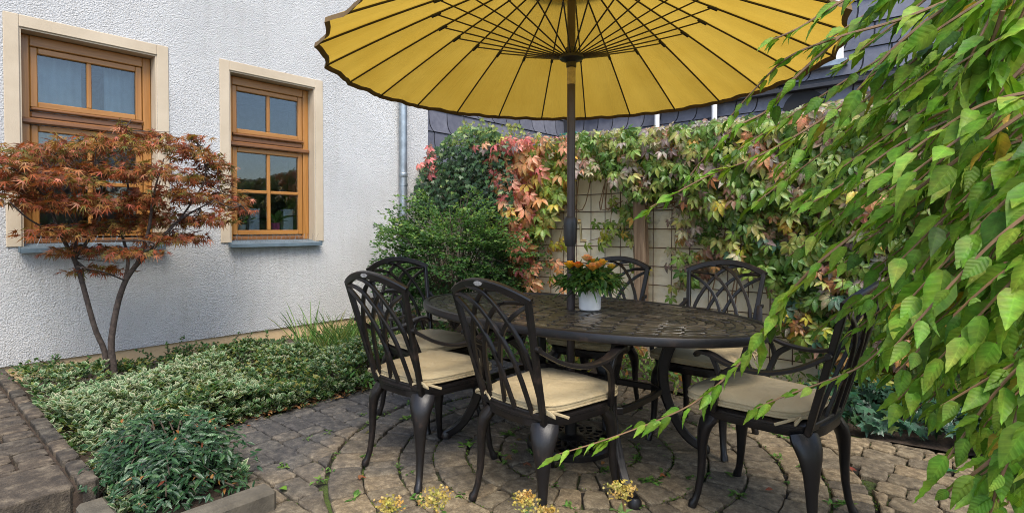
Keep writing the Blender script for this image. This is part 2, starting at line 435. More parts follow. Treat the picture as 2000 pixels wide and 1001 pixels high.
# ------------------------------------------------------------------ leaf helpers
class Tmpl:
    def __init__(s, V, F, shade=None, mixw=None, UV=None):
        s.V = np.array(V, float); s.F = F; s.UV = s.V[:, :2].copy() if UV is None else np.array(UV, float)
        s.sh = np.ones(len(V)) if shade is None else np.array(shade, float)
        s.mw = np.zeros(len(V)) if mixw is None else np.array(mixw, float)
def blade(width=0.5, widest=0.4, fold=0.12, droop=0.12, rows=4, tipsharp=1.2, heart=0.0, ruffle=0.0, taper=0.0):
    """one leaf blade of unit length along +y, folded at the midrib, tip drooping"""
    V = []; F = []; sh = []
    ts = np.linspace(0, 1, rows + 2)
    for i, t in enumerate(ts):
        if t <= widest: w = math.sin(math.pi / 2 * t / widest) ** 0.7 if t > 0 else 0.0
        else: w = max(0.0, 1 - ((t - widest) / (1 - widest)) ** tipsharp)
        if t > widest: w *= 1 - taper * (t - widest) / (1 - widest)
        w *= width / 2
        rf = ruffle * (1 if i % 2 else -1)
        z = -droop * t * t
        y = t
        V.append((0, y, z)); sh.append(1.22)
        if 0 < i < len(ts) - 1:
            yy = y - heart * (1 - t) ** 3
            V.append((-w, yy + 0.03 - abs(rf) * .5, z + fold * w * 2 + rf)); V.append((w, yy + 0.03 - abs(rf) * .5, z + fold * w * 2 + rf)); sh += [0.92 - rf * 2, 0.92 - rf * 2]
    # indices
    mid = [0]; lf = [None]; rt = [None]; k = 1
    for i in range(1, len(ts) - 1): mid.append(k); lf.append(k + 1); rt.append(k + 2); k += 3
    mid.append(k); lf.append(None); rt.append(None)
    for i in range(len(ts) - 1):
        for side in (lf, rt):
            a, b, c, d = mid[i], mid[i + 1], side[i + 1], side[i]
            q = [x for x in (a, b, c, d) if x is not None]
            if side is rt: q = q[::-1]
            if len(q) >= 3: F.append(tuple(q[::-1]))
    return Tmpl(V, F, sh)
def compound(base, angles, lens, z_tilt=0.15):
    V = []; F = []; sh = []; UV = []
    for a, l in zip(angles, lens):
        UV += [tuple(q) for q in base.UV]
        k = len(V); ca, sa = math.cos(a), math.sin(a)
        for (x, y, z) in base.V:
            x, y, z = x * l, (y + .13) * l / 1.13, z * l
            V.append((x * ca - y * sa, x * sa + y * ca, z - z_tilt * abs(math.sin(a)) * y * 0.5))
        F += [tuple(i + k for i in f) for f in base.F]; sh += list(base.sh * (0.82 + .36 * ((len(V) * .37) % 1)))
    return Tmpl(V, F, sh, None, UV)
def star(lobes, depth=0.3, fold=0.05, droop=0.2):
    """lobed leaf: list of (angle, length); notches between; petiole point at the origin"""
    V = [(0, 0, 0)]; sh = [1.15]; F = []; ring = []
    for i, (a, l) in enumerate(lobes):
        V.append((-math.sin(a) * l, math.cos(a) * l, -droop * l * l)); sh.append(0.95); ring.append(len(V) - 1)
        if i < len(lobes) - 1:
            b = (a + lobes[i + 1][0]) / 2; d = depth * min(l, lobes[i + 1][1])
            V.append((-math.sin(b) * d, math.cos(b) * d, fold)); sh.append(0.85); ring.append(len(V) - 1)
    for i in range(len(ring) - 1): F.append((0, ring[i + 1], ring[i]))
    return Tmpl(V, F, sh)
def frames(D, N):
    y = nrm(D); z = nrm(N - (N * y).sum(1, keepdims=True) * y); x = np.cross(y, z)
    return np.stack([x, y, z], axis=2)
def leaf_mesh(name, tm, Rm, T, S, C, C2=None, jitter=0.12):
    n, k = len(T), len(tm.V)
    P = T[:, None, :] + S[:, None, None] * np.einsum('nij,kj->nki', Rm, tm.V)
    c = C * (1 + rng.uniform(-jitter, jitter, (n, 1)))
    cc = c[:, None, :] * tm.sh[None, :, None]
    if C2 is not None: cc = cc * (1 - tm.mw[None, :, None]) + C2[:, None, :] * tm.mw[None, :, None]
    idx = np.concatenate([np.array(f) for f in tm.F]); tot = np.array([len(f) for f in tm.F])
    L = len(idx); off = np.arange(n)[:, None] * k
    loops = (idx[None, :] + off).ravel()
    starts = (np.concatenate([[0], np.cumsum(tot)[:-1]])[None, :] + (np.arange(n) * L)[:, None]).ravel()
    me = bpy.data.meshes.new(name)
    me.vertices.add(n * k); me.vertices.foreach_set('co', P.astype(np.float32).ravel())
    me.loops.add(len(loops)); me.loops.foreach_set('vertex_index', loops.astype(np.int32))
    me.polygons.add(len(starts)); me.polygons.foreach_set('loop_start', starts.astype(np.int32))
    me.update(calc_edges=True)
    ul = me.uv_layers.new(name='UVMap'); ul.data.foreach_set('uv', np.tile(tm.UV[idx], (n, 1)).astype(np.float32).ravel())
    a = np.ones((n * k, 4), np.float32); a[:, :3] = np.clip(cc, 0, 1).reshape(-1, 3)
    ca = me.color_attributes.new('col', 'FLOAT_COLOR', 'POINT'); ca.data.foreach_set('color', a.ravel())
    me.polygons.foreach_set('use_smooth', [True] * len(me.polygons))
    return me
def leaves(parent, tm, D, N, T, S, pal, pi, mat='leaf', singles=0, piece='leaf', mass='foliage', pal2=None, score=None, xr=(0, 2000)):
    """the leaves that show largest become objects of their own, the rest one mass"""
    D, N, T, S, pi = map(np.asarray, (D, N, T, S, pi)); pal = np.array(pal, float)
    T = T - np.array(parent.location)[None, :]
    W = T + np.array(parent.location)[None, :]
    Rm = frames(D.astype(float), N.astype(float)); keep = np.ones(len(T), bool)
    if singles:
        px, py, z = project(W)
        ok = (px > xr[0]) & (px < xr[1]) & (py > 0) & (py < 1001) & (z > 0.2)
        sc = np.where(ok, S / np.maximum(z, 0.2), -1) if score is None else np.where(ok, score, -1)
        order = np.argsort(-sc)[:singles]; order = order[sc[order] > 0]
        keep[order] = False; cache = {}
        for i in order:
            k = int(pi[i])
            if k not in cache:
                cache[k] = leaf_mesh(piece, tm, np.eye(3)[None], np.zeros((1, 3)), np.ones(1), pal[k:k + 1], None if pal2 is None else np.array(pal2)[k:k + 1], 0.0)
                cache[k].materials.append(MATS[mat])
            o = bpy.data.objects.new(piece, cache[k]); col.objects.link(o); o.parent = parent
            M = Matrix.Identity(4)
            for a in range(3):
                for b in range(3): M[a][b] = Rm[i, a, b] * S[i]
                M[a][3] = T[i, a]
            o.matrix_basis = M
    if keep.any():
        me = leaf_mesh(mass, tm, Rm[keep], T[keep], S[keep], pal[pi[keep]], None if pal2 is None else np.array(pal2)[pi[keep]])
        o = finish(mass, me, mat, parent, None)
        if mass != 'leaf_tuft': o['kind'] = 'stuff'
        return o
def rand_dirs(n, bias=(0, 0, 0), spread=1.0):
    return nrm(rng.normal(size=(n, 3)) * spread + np.array(bias))

# ================================================================== THE SETTING
tag(MB().box((-60, -60, -0.5), (70, 70, -0.06)).build('ground', 'ground_earth'), kind='structure')
# paving: a circle of ring courses round the table, straight courses outside it
PC = np.array([3.95, 2.5])
paving = tag(MB().box((2.06, -0.9, -0.058), (7.2, 3.74, -0.024)).build('paving', 'joint_moss'), kind='structure')
def stone_mesh(name, poly, zt, depth=0.05, bev=0.0075, tilt=(0, 0), rough=0.005):
    P = np.array(poly, float); c = P.mean(0); n = len(P)
    P = P + rng.normal(size=P.shape) * rough * 0.5
    d = nrm(P - c); ins = P - d * bev * 1.5; ins2 = P - d * bev * 0.5
    def zz(q, z): return z + tilt[0] * (q[0] - c[0]) + tilt[1] * (q[1] - c[1])
    V = [(*(p - c), zz(p, -depth)) for p in P] + [(*(p - c), zz(p, -bev)) for p in P] + [(*(p - c), zz(p, -bev * 0.35)) for p in ins2] + [(*(p - c), zz(p, rng.uniform(-.0015, .001))) for p in ins] + [(0, 0, rng.uniform(0, .002))]
    F = []
    for k in range(3):
        for i in range(n):
            j = (i + 1) % n; F.append((k * n + i, k * n + j, (k + 1) * n + j, (k + 1) * n + i))
    F += [(3 * n + i, 3 * n + (i + 1) % n, 4 * n) for i in range(n)]
    b = MB().add(V, F); return b, (c[0], c[1], zt)
def side_pts(quad, per=3):
    out = []
    for i in range(4):
        a, b = np.array(quad[i]), np.array(quad[(i + 1) % 4])
        L = np.linalg.norm(b - a); e = min(0.016 / max(L, .02), .3)
        for t in np.linspace(e, 1 - e, per): out.append(a + (b - a) * t)
    return out
stones = []
radii = [0.0, 0.115, 0.29, 0.465, 0.64, 0.815, 0.99, 1.165, 1.335]
for k in range(1, len(radii)):
    r0, r1 = radii[k - 1], radii[k]
    if r0 == 0:
        stones.append([PC + r1 * 0.93 * np.array([math.cos(a), math.sin(a)]) for a in np.linspace(0, 2 * math.pi, 12, endpoint=False)]); continue
    rm = (r0 + r1) / 2; per = 2 * math.pi * rm; a = rng.uniform(0, 6.28); left = per
    lens = []
    while left > 0.09: l = rng.choice([0.095, 0.12, 0.15, 0.175]) * rng.uniform(.92, 1.08); lens.append(l); left -= l
    lens = np.array(lens) * per / sum(lens)
    for l in lens:
        a0, a1 = a + 0.004 / rm, a + l / rm - 0.004 / rm; a += l / rm
        q0, q1 = r0 + 0.0055, r1 - 0.0055; J = rng.normal(size=4) * .003
        inner = [PC + (q0 + J[0]) * np.array([math.cos(t), math.sin(t)]) for t in np.linspace(a1 - .012 / max(q0, .1), a0 + .012 / max(q0, .1), 3)]
        outer = [PC + (q1 + J[1]) * np.array([math.cos(t), math.sin(t)]) for t in np.linspace(a0 + .012 / q1, a1 - .012 / q1, 4)]
        ls = [PC + (q0 + (q1 - q0) * t) * np.array([math.cos(a0), math.sin(a0)]) for t in (.12, .5, .88)]
        rs = [PC + (q0 + (q1 - q0) * t) * np.array([math.cos(a1), math.sin(a1)]) for t in (.88, .5, .12)]
        stones.append(outer + rs + inner + ls)
RC = radii[-1]
y = -0.75
while y < 3.70:
    hgt = 0.138 if y < 3.55 else 3.71 - y
    x = 2.08 - rng.uniform(0, .12)
    while x < 7.1:
        l = rng.choice([0.12, 0.15, 0.19, 0.22]) * rng.uniform(.95, 1.05)
        x0, x1 = max(x, 2.085), x + l
        if x1 - x0 > 0.05:
            q = [(x0 + .004, y + .004), (x1 - .004, y + .004), (x1 - .004, y + hgt - .004), (x0 + .004, y + hgt - .004)]
            P = np.array(side_pts(q, 4)); dd = P - PC; rr = np.hypot(dd[:, 0], dd[:, 1]); cr = np.hypot(*(P.mean(0) - PC))
            inside = rr < RC + .012
            if inside.all(): pass
            else:
                if inside.any(): P[inside] = PC + nrm(dd[inside]) * (RC + .012)
                area = 0.5 * abs(np.dot(P[:, 0], np.roll(P[:, 1], -1)) - np.dot(P[:, 1], np.roll(P[:, 0], -1)))
                bedcut = P[:, 0].max() < 3.32 and P[:, 1].min() < 1.12 and P[:, 1].max() < 1.17
                if area > .004 and not bedcut: stones.append(list(P))
        x = x1
    y += hgt
sv = []
for s_ in stones:
    c = np.mean(s_, 0); px, py, z = project(np.array([c[0], c[1], 0.0]))
    sv.append(1 / z if (-40 < px < 2040 and 560 < py < 1040 and z > .3) else -1)
order = np.argsort(-np.array(sv)); rest = MB()
for rank, i in enumerate(order):
    b, loc = stone_mesh('paver', stones[i], rng.uniform(-.005, .004), tilt=rng.normal(size=2) * .02)
    if rank < 295 and sv[i] > 0: b.build('paver', 'paving_stone', paving, smooth=18, loc=loc)
    else: rest.add([(v[0] + loc[0], v[1] + loc[1], v[2] + loc[2]) for v in b.V], b.F)
tag(rest.build('paver_field', 'paving_stone', paving, smooth=18), kind='stuff')

# soil of the bed along the house and of the strip under the garden wall
def soil_sheet(name, poly_fn, x0, x1, y0, y1, step, hfun):
    xs = np.arange(x0, x1 + 1e-6, step); ys = np.arange(y0, y1 + 1e-6, step); b = MB()
    V = [(x, y, hfun(x, y) + rng.uniform(-.008, .008)) for y in ys for x in xs]; nx = len(xs); F = []
    for j in range(len(ys) - 1):
        for i in range(nx - 1):
            cx_, cy_ = (xs[i] + xs[i + 1]) / 2, (ys[j] + ys[j + 1]) / 2
            if poly_fn(cx_, cy_): F.append((j * nx + i, j * nx + i + 1, (j + 1) * nx + i + 1, (j + 1) * nx + i))
    return tag(b.add(V, F).build(name, 'soil', smooth=True), kind='structure')
in_bed = lambda x, y: (x < 2.09 and y > .59) or (x < 3.24 and .59 < y < 1.13)
soil_sheet('garden_bed', in_bed, -0.02, 3.26, 0.58, 4.75, 0.06, lambda x, y: 0.02 + 0.01 * math.sin(x * 5) * math.cos(y * 4) - (.02 if x > 1.98 and y > 1.1 else 0))
soil_sheet('border_strip', lambda x, y: True, 0.0, 8.0, 3.74, 4.62, 0.08, lambda x, y: 0.0 + .02 * math.sin(x * 3 + y * 4))

# raised landing at the left
landing = empty('stone_landing', (0, 0, 0))
tag(landing, 'raised stone landing of worn brown pavers in the lower left corner', 'step')
MB().box((-0.01, -0.9, -0.05), (2.79, 0.572, 0.118)).build('base', 'soil', landing)
x = 0.02
while x < 2.78:
    l = min(rng.uniform(.17, .26), 2.80 - x)
    b, loc = stone_mesh('edging_brick', side_pts([(x + .006, .520), (x + l - .006, .520), (x + l - .006, .588), (x + .006, .588)], 3), 0.152 + rng.uniform(-.006, .004), .13, .006, rough=.003)
    b.build('edging_brick', 'step_stone', landing, smooth=18, loc=loc); x += l
x = 0.02
while x < 2.44:
    w = min(rng.uniform(.105, .135), 2.46 - x); yy = .508
    while yy > -.3:
        l = rng.choice([.13, .2, .24]); q = [(x + .007, yy - l + .007), (x + w - .007, yy - l + .007), (x + w - .007, yy - .007), (x + .007, yy - .007)]
        b, loc = stone_mesh('paver', side_pts(q, 3), 0.148 + rng.uniform(-.004, .004), .08, .006, rough=.003); b.build('paver', 'step_stone', landing, smooth=18, loc=loc); yy -= l
    x += w
for y0, y1 in ((-.3, .508), (-.88, -.31)):
    b, loc = stone_mesh('slab', side_pts([(2.465, y0 + .005), (2.80, y0 + .005), (2.80, y1 - .005), (2.465, y1 - .005)], 6), 0.150, .15, .008, rough=.002); b.build('slab', 'step_stone', landing, smooth=18, loc=loc)
def kerb(name, a, b, label):
    o = empty(name, (a[0], a[1], 0)); tag(o, label, 'kerb', 'kerb stones round the front bed')
    m_ = MB().box((0, 0, -.05), (b[0] - a[0], b[1] - a[1], .082), .014)
    m_.build('stone', 'kerb_concrete', o, smooth=30); return o
kerb('kerb_stone', (3.20, 0.15), (3.31, 1.10), 'long concrete kerb stone in front of the dark glossy shrub')
kerb('kerb_stone', (2.815, 0.50), (3.19, 0.60), 'short concrete kerb stone beside the stone landing')

# ------------------------------------------------------------------ the white house
house = empty('house', (0, 0, 0))
tag(house, 'white roughcast house with wooden windows in cream surrounds', 'house')
WZ0, WZ1 = 1.055, 2.735
WINS = [(0.705, 1.625), (2.239, 3.142)]
wb = MB()
edges = [-6.0, WINS[0][0], WINS[0][1], WINS[1][0], WINS[1][1], 4.75]
for i in range(5):
    if i in (1, 3):
        wb.box((-.34, edges[i], .152), (0, edges[i + 1], WZ0)); wb.box((-.34, edges[i], WZ1), (0, edges[i + 1], 6.2))
    else: wb.box((-.34, edges[i], .152), (0, edges[i + 1], 6.2))
wb.box((-6, -6.0, .152), (-.34, -5.66, 6.2)); wb.box((-6, 4.41, .152), (-.34, 4.75, 6.2)); wb.box((-6.3, -6, .152), (-6, 4.75, 6.2))
wb.build('wall', 'stucco', house)
pb = MB(); pb.box((-.34, -6, -.06), (-.022, 4.73, .1515)); pb.box((-6.28, -5.98, -.06), (-.34, 4.73, .1515)); pb.build('plinth', 'plinth_plaster', house)
rb = MB(); rb.add([(-6.7, -6.3, 6.2), (.4, -6.3, 6.2), (.4, 5.0, 6.2), (-6.7, 5.0, 6.2), (-3.15, -6.3, 8.6), (-3.15, 5.0, 8.6)], [(1, 2, 5, 4), (3, 0, 4, 5), (0, 1, 4), (2, 3, 5), (0, 3, 2, 1)])
rb.build('roof', 'roof_tile', house)
fl = MB(); fl.box((-5.9, -5.6, .153), (-.345, 4.4, .3)); fl.box((-5.9, -5.6, 3.1), (-.345, 4.4, 3.2)); fl.box((-3.2, -5.6, .31), (-3.1, 4.4, 3.09)); fl.box((-3.09, 1.85, .31), (-.345, 1.95, 3.09)); fl.build('room', 'room_plaster', house)

def window(y0, y1, label):
    w = MB()
    t = 0.012
    w.box((.0005, y0 - .09, WZ0), (t, y0, WZ1 + .092), .004); w.box((.0005, y1, WZ0), (t, y1 + .09, WZ1 + .092), .004); w.box((.0005, y0 + .0005, WZ1), (t - .0005, y1 - .0005, WZ1 + .0915), .004)
    w.box((-.125, y0 + .0005, WZ0), (-.0005, y0 + .012, WZ1 - .0005)); w.box((-.125, y1 - .012, WZ0), (-.0005, y1 - .0005, WZ1 - .0005)); w.box((-.125, y0 + .0125, WZ1 - .012), (-.0005, y1 - .0125, WZ1 - .0005))
    win = w.build('window', 'cream_plaster', house); win['label'] = label
    a, b = y0 + .014, y1 - .014; X = -.12; H_, V_, D_ = 'window_wood_flat', 'window_wood', 'dark_trim_wood'
    def bar(name, ya, yb, za, zb, xa, xb, mat, ch=.006): return MB().box((xa, ya, za), (xb, yb, zb), ch).build(name, mat, win, smooth=30)
    F = .062
    bar('frame_stile', a, a + F, WZ0 + .02, WZ1 - .014, X - .07, X, V_); bar('frame_stile', b - F, b, WZ0 + .02, WZ1 - .014, X - .07, X, V_)
    bar('frame_head', a + F + .001, b - F - .001, WZ1 - .10, WZ1 - .014, X - .07, X - .002, H_); bar('frame_sill', a + F + .001, b - F - .001, WZ0 + .02, WZ0 + .06, X - .07, X - .002, D_)
    zt0, zt1 = 2.02, 2.125
    bar('transom', a + .001, b - .001, zt0, zt0 + .05, X + .001, X + .028, D_, .012); bar('transom', a + F + .001, b - F - .001, zt0 + .052, zt1, X - .07, X - .004, D_, .01)
    bar('drip_rail', a + F, b - F, zt1 + .002, zt1 + .03, X - .002, X + .022, D_, .01)
    S = .048; Xs = X - .014
    def sash(z0, z1, rows):
        A, B = a + F + .003, b - F - .003
        bar('sash_stile', A, A + S, z0, z1, Xs - .05, Xs, V_); bar('sash_stile', B - S, B, z0, z1, Xs - .05, Xs, V_)
        bar('sash_rail', A + S + .001, B - S - .001, z1 - S, z1, Xs - .05, Xs - .001, H_); bar('sash_rail', A + S + .001, B - S - .001, z0, z0 + S, Xs - .05, Xs - .001, H_)
        mid = (A + B) / 2
        bar('muntin', mid - .017, mid + .017, z0 + S + .001, z1 - S - .001, Xs - .045, Xs - .004, V_)
        zs = np.linspace(z0 + S, z1 - S, rows + 1)
        for k in range(1, rows):
            bar('muntin', A + S + .001, mid - .018, zs[k] - .017, zs[k] + .017, Xs - .045, Xs - .005, H_); bar('muntin', mid + .018, B - S - .001, zs[k] - .017, zs[k] + .017, Xs - .045, Xs - .005, H_)
        for (ya, yb) in ((A + S, mid - .017), (mid + .017, B - S)):
            for k in range(rows):
                za = zs[k] + (.017 if k else 0); zb = zs[k + 1] - (.017 if k < rows - 1 else 0)
                MB().box((Xs - .03, ya + .001, za + .001), (Xs - .026, yb - .001, zb - .001)).build('pane', 'window_glass', win)
    sash(zt1 + .032, WZ1 - .102, 1); sash(WZ0 + .075, zt0 - .002, 2)
    # zinc sill with upturned ends, bird spikes
    s = MB(); s.add([(-.118, y0 + .005, WZ0 + .022), (-.118, y1 - .005, WZ0 + .022), (.075, y1 + .03, WZ0 - .012), (.075, y0 - .02, WZ0 - .012), (.075, y1 + .03, WZ0 - .045), (.075, y0 - .02, WZ0 - .045), (.066, y1 + .03, WZ0 - .045), (.066, y0 - .02, WZ0 - .045), (.013, y1 + .03, WZ0 - .003), (.013, y0 - .02, WZ0 - .003), (.013, y1 + .03, WZ0 - .03), (.013, y0 - .02, WZ0 - .03)],
                [(0, 3, 2, 1), (2, 3, 5, 4), (4, 5, 7, 6), (6, 7, 11, 10)])
    s.box((.0125, y0 - .024, WZ0 - .04), (.078, y0 - .020, WZ0 + .006)); s.box((.0125, y1 + .030, WZ0 - .04), (.078, y1 + .034, WZ0 + .006)); s.build('sill', 'zinc_sill', win)
    sp = MB(); yy = y0 + .03
    while yy < y1 - .02:
        for lean in (-.02, .035): sp.tube([(.02 - .05 * (lean < 0), yy, WZ0 - .005), (.035 - .05 * (lean < 0) + rng.uniform(-.02, .03), yy + lean + rng.uniform(-.012, .012), WZ0 + .085)], .0012, 4)
        yy += .05
    sp.build('bird_spikes', 'steel', win)
    return win
window(*WINS[0], 'wooden window partly hidden behind the red maple')
window(*WINS[1], 'wooden window with a magenta flower pot behind the glass')
dp = MB(); dp.tube([(.075, 4.285, 6.2), (.075, 4.285, -.02)], .05, 16); pipe = dp.build('downpipe', 'zinc', house, smooth=True)
for z in (1.74, 3.6):
    MB().lathe([(.051, -.012), (.056, -.012), (.056, .012), (.051, .012)], (.075, 4.285, z), 16, cap=False).tube([(.03, 4.285, z), (-.0, 4.285, z)], .008, 6).build('bracket', 'zinc', pipe, smooth=30)
MB().lathe([(.0495, -.03), (.054, -.02), (.054, .02), (.0495, .03)], (.075, 4.285, 1.86), 16, cap=False).build('joint_collar', 'zinc', pipe, smooth=30)

# things behind the glass
def curtain(name, y0, y1, label, folds):
    b = MB(); n = 60; V = []; F = []
    for i in range(n + 1):
        y = y0 + (y1 - y0) * i / n; x = -.30 + .016 * math.sin(i / n * folds * 2 * math.pi)
        V += [(x, y, 1.08), (x, y, 2.70)]
    F = [(2 * i, 2 * i + 2, 2 * i + 3, 2 * i + 1) for i in range(n)]
    c = b.add(V, F).build(name, 'curtain', smooth=True)
    md = c.modifiers.new('thickness', 'SOLIDIFY'); md.thickness = .003
    tag(c, label, 'curtain', 'curtains in the left window')
curtain('curtain', .62, 1.14, 'pale curtain behind the left half of the window behind the maple', 5)
curtain('curtain', 1.30, 1.66, 'pale curtain behind the right half of the window behind the maple', 4)
MB().box((-.36, 2.20, 1.06), (-.20, 3.17, 1.165), .006).build('inner_sill', 'white_paint', house)
orch = empty('potted_orchid', (-.232, 2.80, 1.165)); tag(orch, 'green leaved plant in a magenta pot on the inside window sill', 'plant')
MB().lathe([(.035, 0), (.042, .01), (.05, .085), (.053, .09), (.048, .09), (.044, .075), (0.001, .07)], n=20, cap=False).build('pot', 'magenta_pot', orch, smooth=True)
OL = blade(.34, .5, .2, .5, 4)
A = np.array([0.5, 1.3, 2.1, 3.4, 4.4, 5.4, 2.7])
leaves(orch, OL, np.stack([np.cos(A) * .12 - .1, np.sin(A), np.array([.6, .9, .5, 1.1, .6, .4, 1.3])], 1), np.stack([np.cos(A) * -.2, np.sin(A) * -.4, np.ones(7)], 1), np.tile([-.232, 2.80, 1.245], (7, 1)), np.array([.2, .26, .2, .22, .24, .18, .25]), [(.05, .13, .03), (.08, .17, .04)], rng.integers(0, 2, 7), 'glossy_leaf', singles=7, xr=(-999, 3000))
for i, (y, label) in enumerate(((2.58, 'white box standing left on the inside sill of the window with the magenta pot'), (2.95, 'white box standing behind the magenta pot on the inside sill'))):
    o = empty('window_sill_box', (-.272, y, 1.165)); tag(o, label, 'box', 'white boxes on the sill')
    MB().box((-.03, -.055, 0), (.03, .055, .22), .004).build('body', 'white_paint', o); MB().box((-.034, -.059, .2201), (.034, .059, .24), .003).build('lid', 'white_paint', o)
pk = empty('pink_houseplant', (-.225, 2.44, 1.165)); tag(pk, 'small pink flowering plant at the left end of the inside sill', 'plant')
MB().lathe([(.035, 0), (.045, .07), (.04, .07), (.001, .06)], n=16, cap=False).build('pot', 'ceramic', pk, smooth=True)
n = 46; d = rand_dirs(n, (0, 0, .9), .7)
leaves(pk, blade(.6, .45, .1, .2, 2), d, rand_dirs(n, (.4, 0, 1), .4), np.array([-.225, 2.44, 1.235]) + d * rng.uniform(.02, .1, (n, 1)), rng.uniform(.04, .07, n), [(.05, .12, .03), (.08, .16, .04)], rng.integers(0, 2, n), singles=0)
n = 14; d = rand_dirs(n, (.2, .2, 1.3), .5)
leaves(pk, star([(i * 1.2566 - 2.5, 1) for i in range(5)] + [(3.78, 1)], .55, .1, -.2), rand_dirs(n), np.tile([1., 0, .3], (n, 1)), np.array([-.21, 2.45, 1.27]) + d * rng.uniform(.09, .14, (n, 1)), np.full(n, .03), [(.7, .14, .38), (.8, .3, .5)], rng.integers(0, 2, n), 'petal', mass='blossom')

# ------------------------------------------------------------------ slate clad house behind
sl = empty('slate_house', (-1.0, 9.2, 0)); tag(sl, 'slate clad house rising behind the overgrown garden wall', 'house')
OX, OY = -1.0, 9.2
sw = MB(); sw.box((-3.0, -4.2, -.06), (-.03, 6.0, 7.2)); sw.box((-.03, .03, -.06), (11, 6.0, 7.2)); sw.build('wall', 'slate_board', sl)
sr = MB(); sr.add([(-3.4, -4.5, 7.2), (.3, -4.5, 7.2), (.3, -.3, 7.2), (11.4, -.3, 7.2), (11.4, 6.3, 7.2), (-3.4, 6.3, 7.2), (-1.5, -4.5, 8.6), (-1.5, 3, 9.3), (11.4, 3, 9.3)], [(0, 1, 6), (1, 2, 7, 6), (2, 3, 8, 7), (3, 4, 8), (4, 5, 7, 8), (5, 0, 6, 7), (0, 5, 4, 3, 2, 1)]); sr.build('roof', 'slate_board', sl)
def slate_shape(w, h, flip):
    L = [(0, h), (0, .55 * h), (.012, .3 * h), (.04, .12 * h), (.085, 0.0)]
    P = [(x, y) for x, y in L] + [(x + w - .018, y) for x, y in L[::-1]]
    return [(-x if flip else x, y) for x, y in P]
SW, SH = .38, .34
def slate_bm(flip, wall):
    P = slate_shape(SW, SH - .012, flip); n = len(P); V = []
    for layer in (0, 1):
        for x, y in P:
            off = .020 * (1 - y / SH) + .010 * layer + .002
            V.append((off, x, y) if wall == 'x' else (x, -off, y))
    F = [tuple(range(n, 2 * n)), tuple(range(n - 1, -1, -1))] + [(i, (i + 1) % n, n + (i + 1) % n, n + i) for i in range(n)]
    return MB().add(V, F)
me_l = slate_bm(False, 'x').mesh('slate'); me_l.materials.append(MATS['slate'])
me_r = slate_bm(True, 'y').mesh('slate'); me_r.materials.append(MATS['slate'])
places = []
for r_ in range(-1, 24):
    z = r_ * SH
    for c in range(15): places.append((me_l, (-.03, -4.2 + c * SW + (r_ % 2) * .0 - (r_ * .11) % SW, z)))
    for c in range(-1, 50):
        X = -.03 + (c + 1) * .33 + (r_ * .13) % .33
        up = .09 if z > 3.35 else 0
        if .32 < X < 11.0: places.append((me_r, (X, .03 - up, z)))
sc = []
for me, p in places:
    px, py, z = project(np.array(p) + [OX, OY, .15]); sc.append(1 / z if 810 < px < 2000 and -40 < py < 330 else -1)
order = np.argsort(-np.array(sc)); rest = MB(); cnt = 0
for i in order:
    me, p = places[i]
    if sc[i] > 0 and cnt < 298:
        o = bpy.data.objects.new('slate', me); col.objects.link(o); o.parent = sl; o.location = p; cnt += 1
        if me is me_r: o.scale.x = .85
    elif p[2] > .5 and p[2] < 7.0:
        sx = .85 if me is me_r else 1
        rest.add([(v.co[0] * sx + p[0], v.co[1] + p[1], v.co[2] + p[2]) for v in me.vertices], [tuple(q.vertices) for q in me.polygons])
tag(rest.build('slate_cladding', 'slate', sl), kind='stuff')
MB().box((2.2, -.14, 3.27), (10.98, .03, 3.33), .006).build('ledge', 'slate_board', sl)
MB().box((4.3, -.0595, 3.331), (10.98, .03, 7.19)).build('upper_storey', 'slate_board', sl)
wf = MB(); wx0, wx1, wz0, wz1 = 3.75, 5.0, 3.62, 5.2
wf.box((wx0, -.13, wz0), (wx0 + .13, -.06, wz1), .01).box((wx1 - .13, -.13, wz0), (wx1, -.06, wz1), .01).box((wx0 + .131, -.13, wz1 - .12), (wx1 - .131, -.06, wz1), .01).box((wx0 + .131, -.13, wz0), (wx1 - .131, -.06, wz0 + .1), .01)
uw = wf.build('window', 'white_paint', sl); MB().box((wx0 - .06, -.20, wz0 - .09), (wx1 + .06, -.06, wz0 - .005), .01).build('sill', 'zinc', uw)
MB().box((wx0 + .131, -.10, wz0 + .101), (wx1 - .131, -.09, wz1 - .121)).build('pane', 'window_glass', uw); MB().box((wx0 + .10, -.075, wz0 + .05), (wx1 - .10, -.068, wz1 - .05)).build('backing', 'dark_opening', uw)
c = on_y(1572, 215, OY) - np.array([OX, OY, 0]); ar = [(c[0] + .30 * math.cos(t), c[2] + .30 * math.sin(t)) for t in np.linspace(0, math.pi, 14)] + [(c[0] - .30, c[2] - .5), (c[0] + .30, c[2] - .5)]
nA = len(ar); MB().add([(x, -.05, z) for x, z in ar] + [(x, .05, z) for x, z in ar], [tuple(range(nA))[::-1]] + [(i, (i + 1) % nA, nA + (i + 1) % nA, nA + i) for i in range(nA)]).build('arched_vent', 'dark_opening', sl)
for px in (1283, 1395):
    c = on_y(px, 240, 9.05) - np.array([OX, OY, 0]); MB().tube([(c[0], c[1], -.05), (c[0], c[1], 7.1)], .045, 10).build('downpipe', 'white_paint', sl, smooth=True)
c = on_y(1108, 245, 9.0) - np.array([OX, OY, 0]); MB().box((c[0] - .2, c[1], 0), (c[0] + .22, c[1] + .08, 3.1), .01).build('door', 'green_paint', sl)

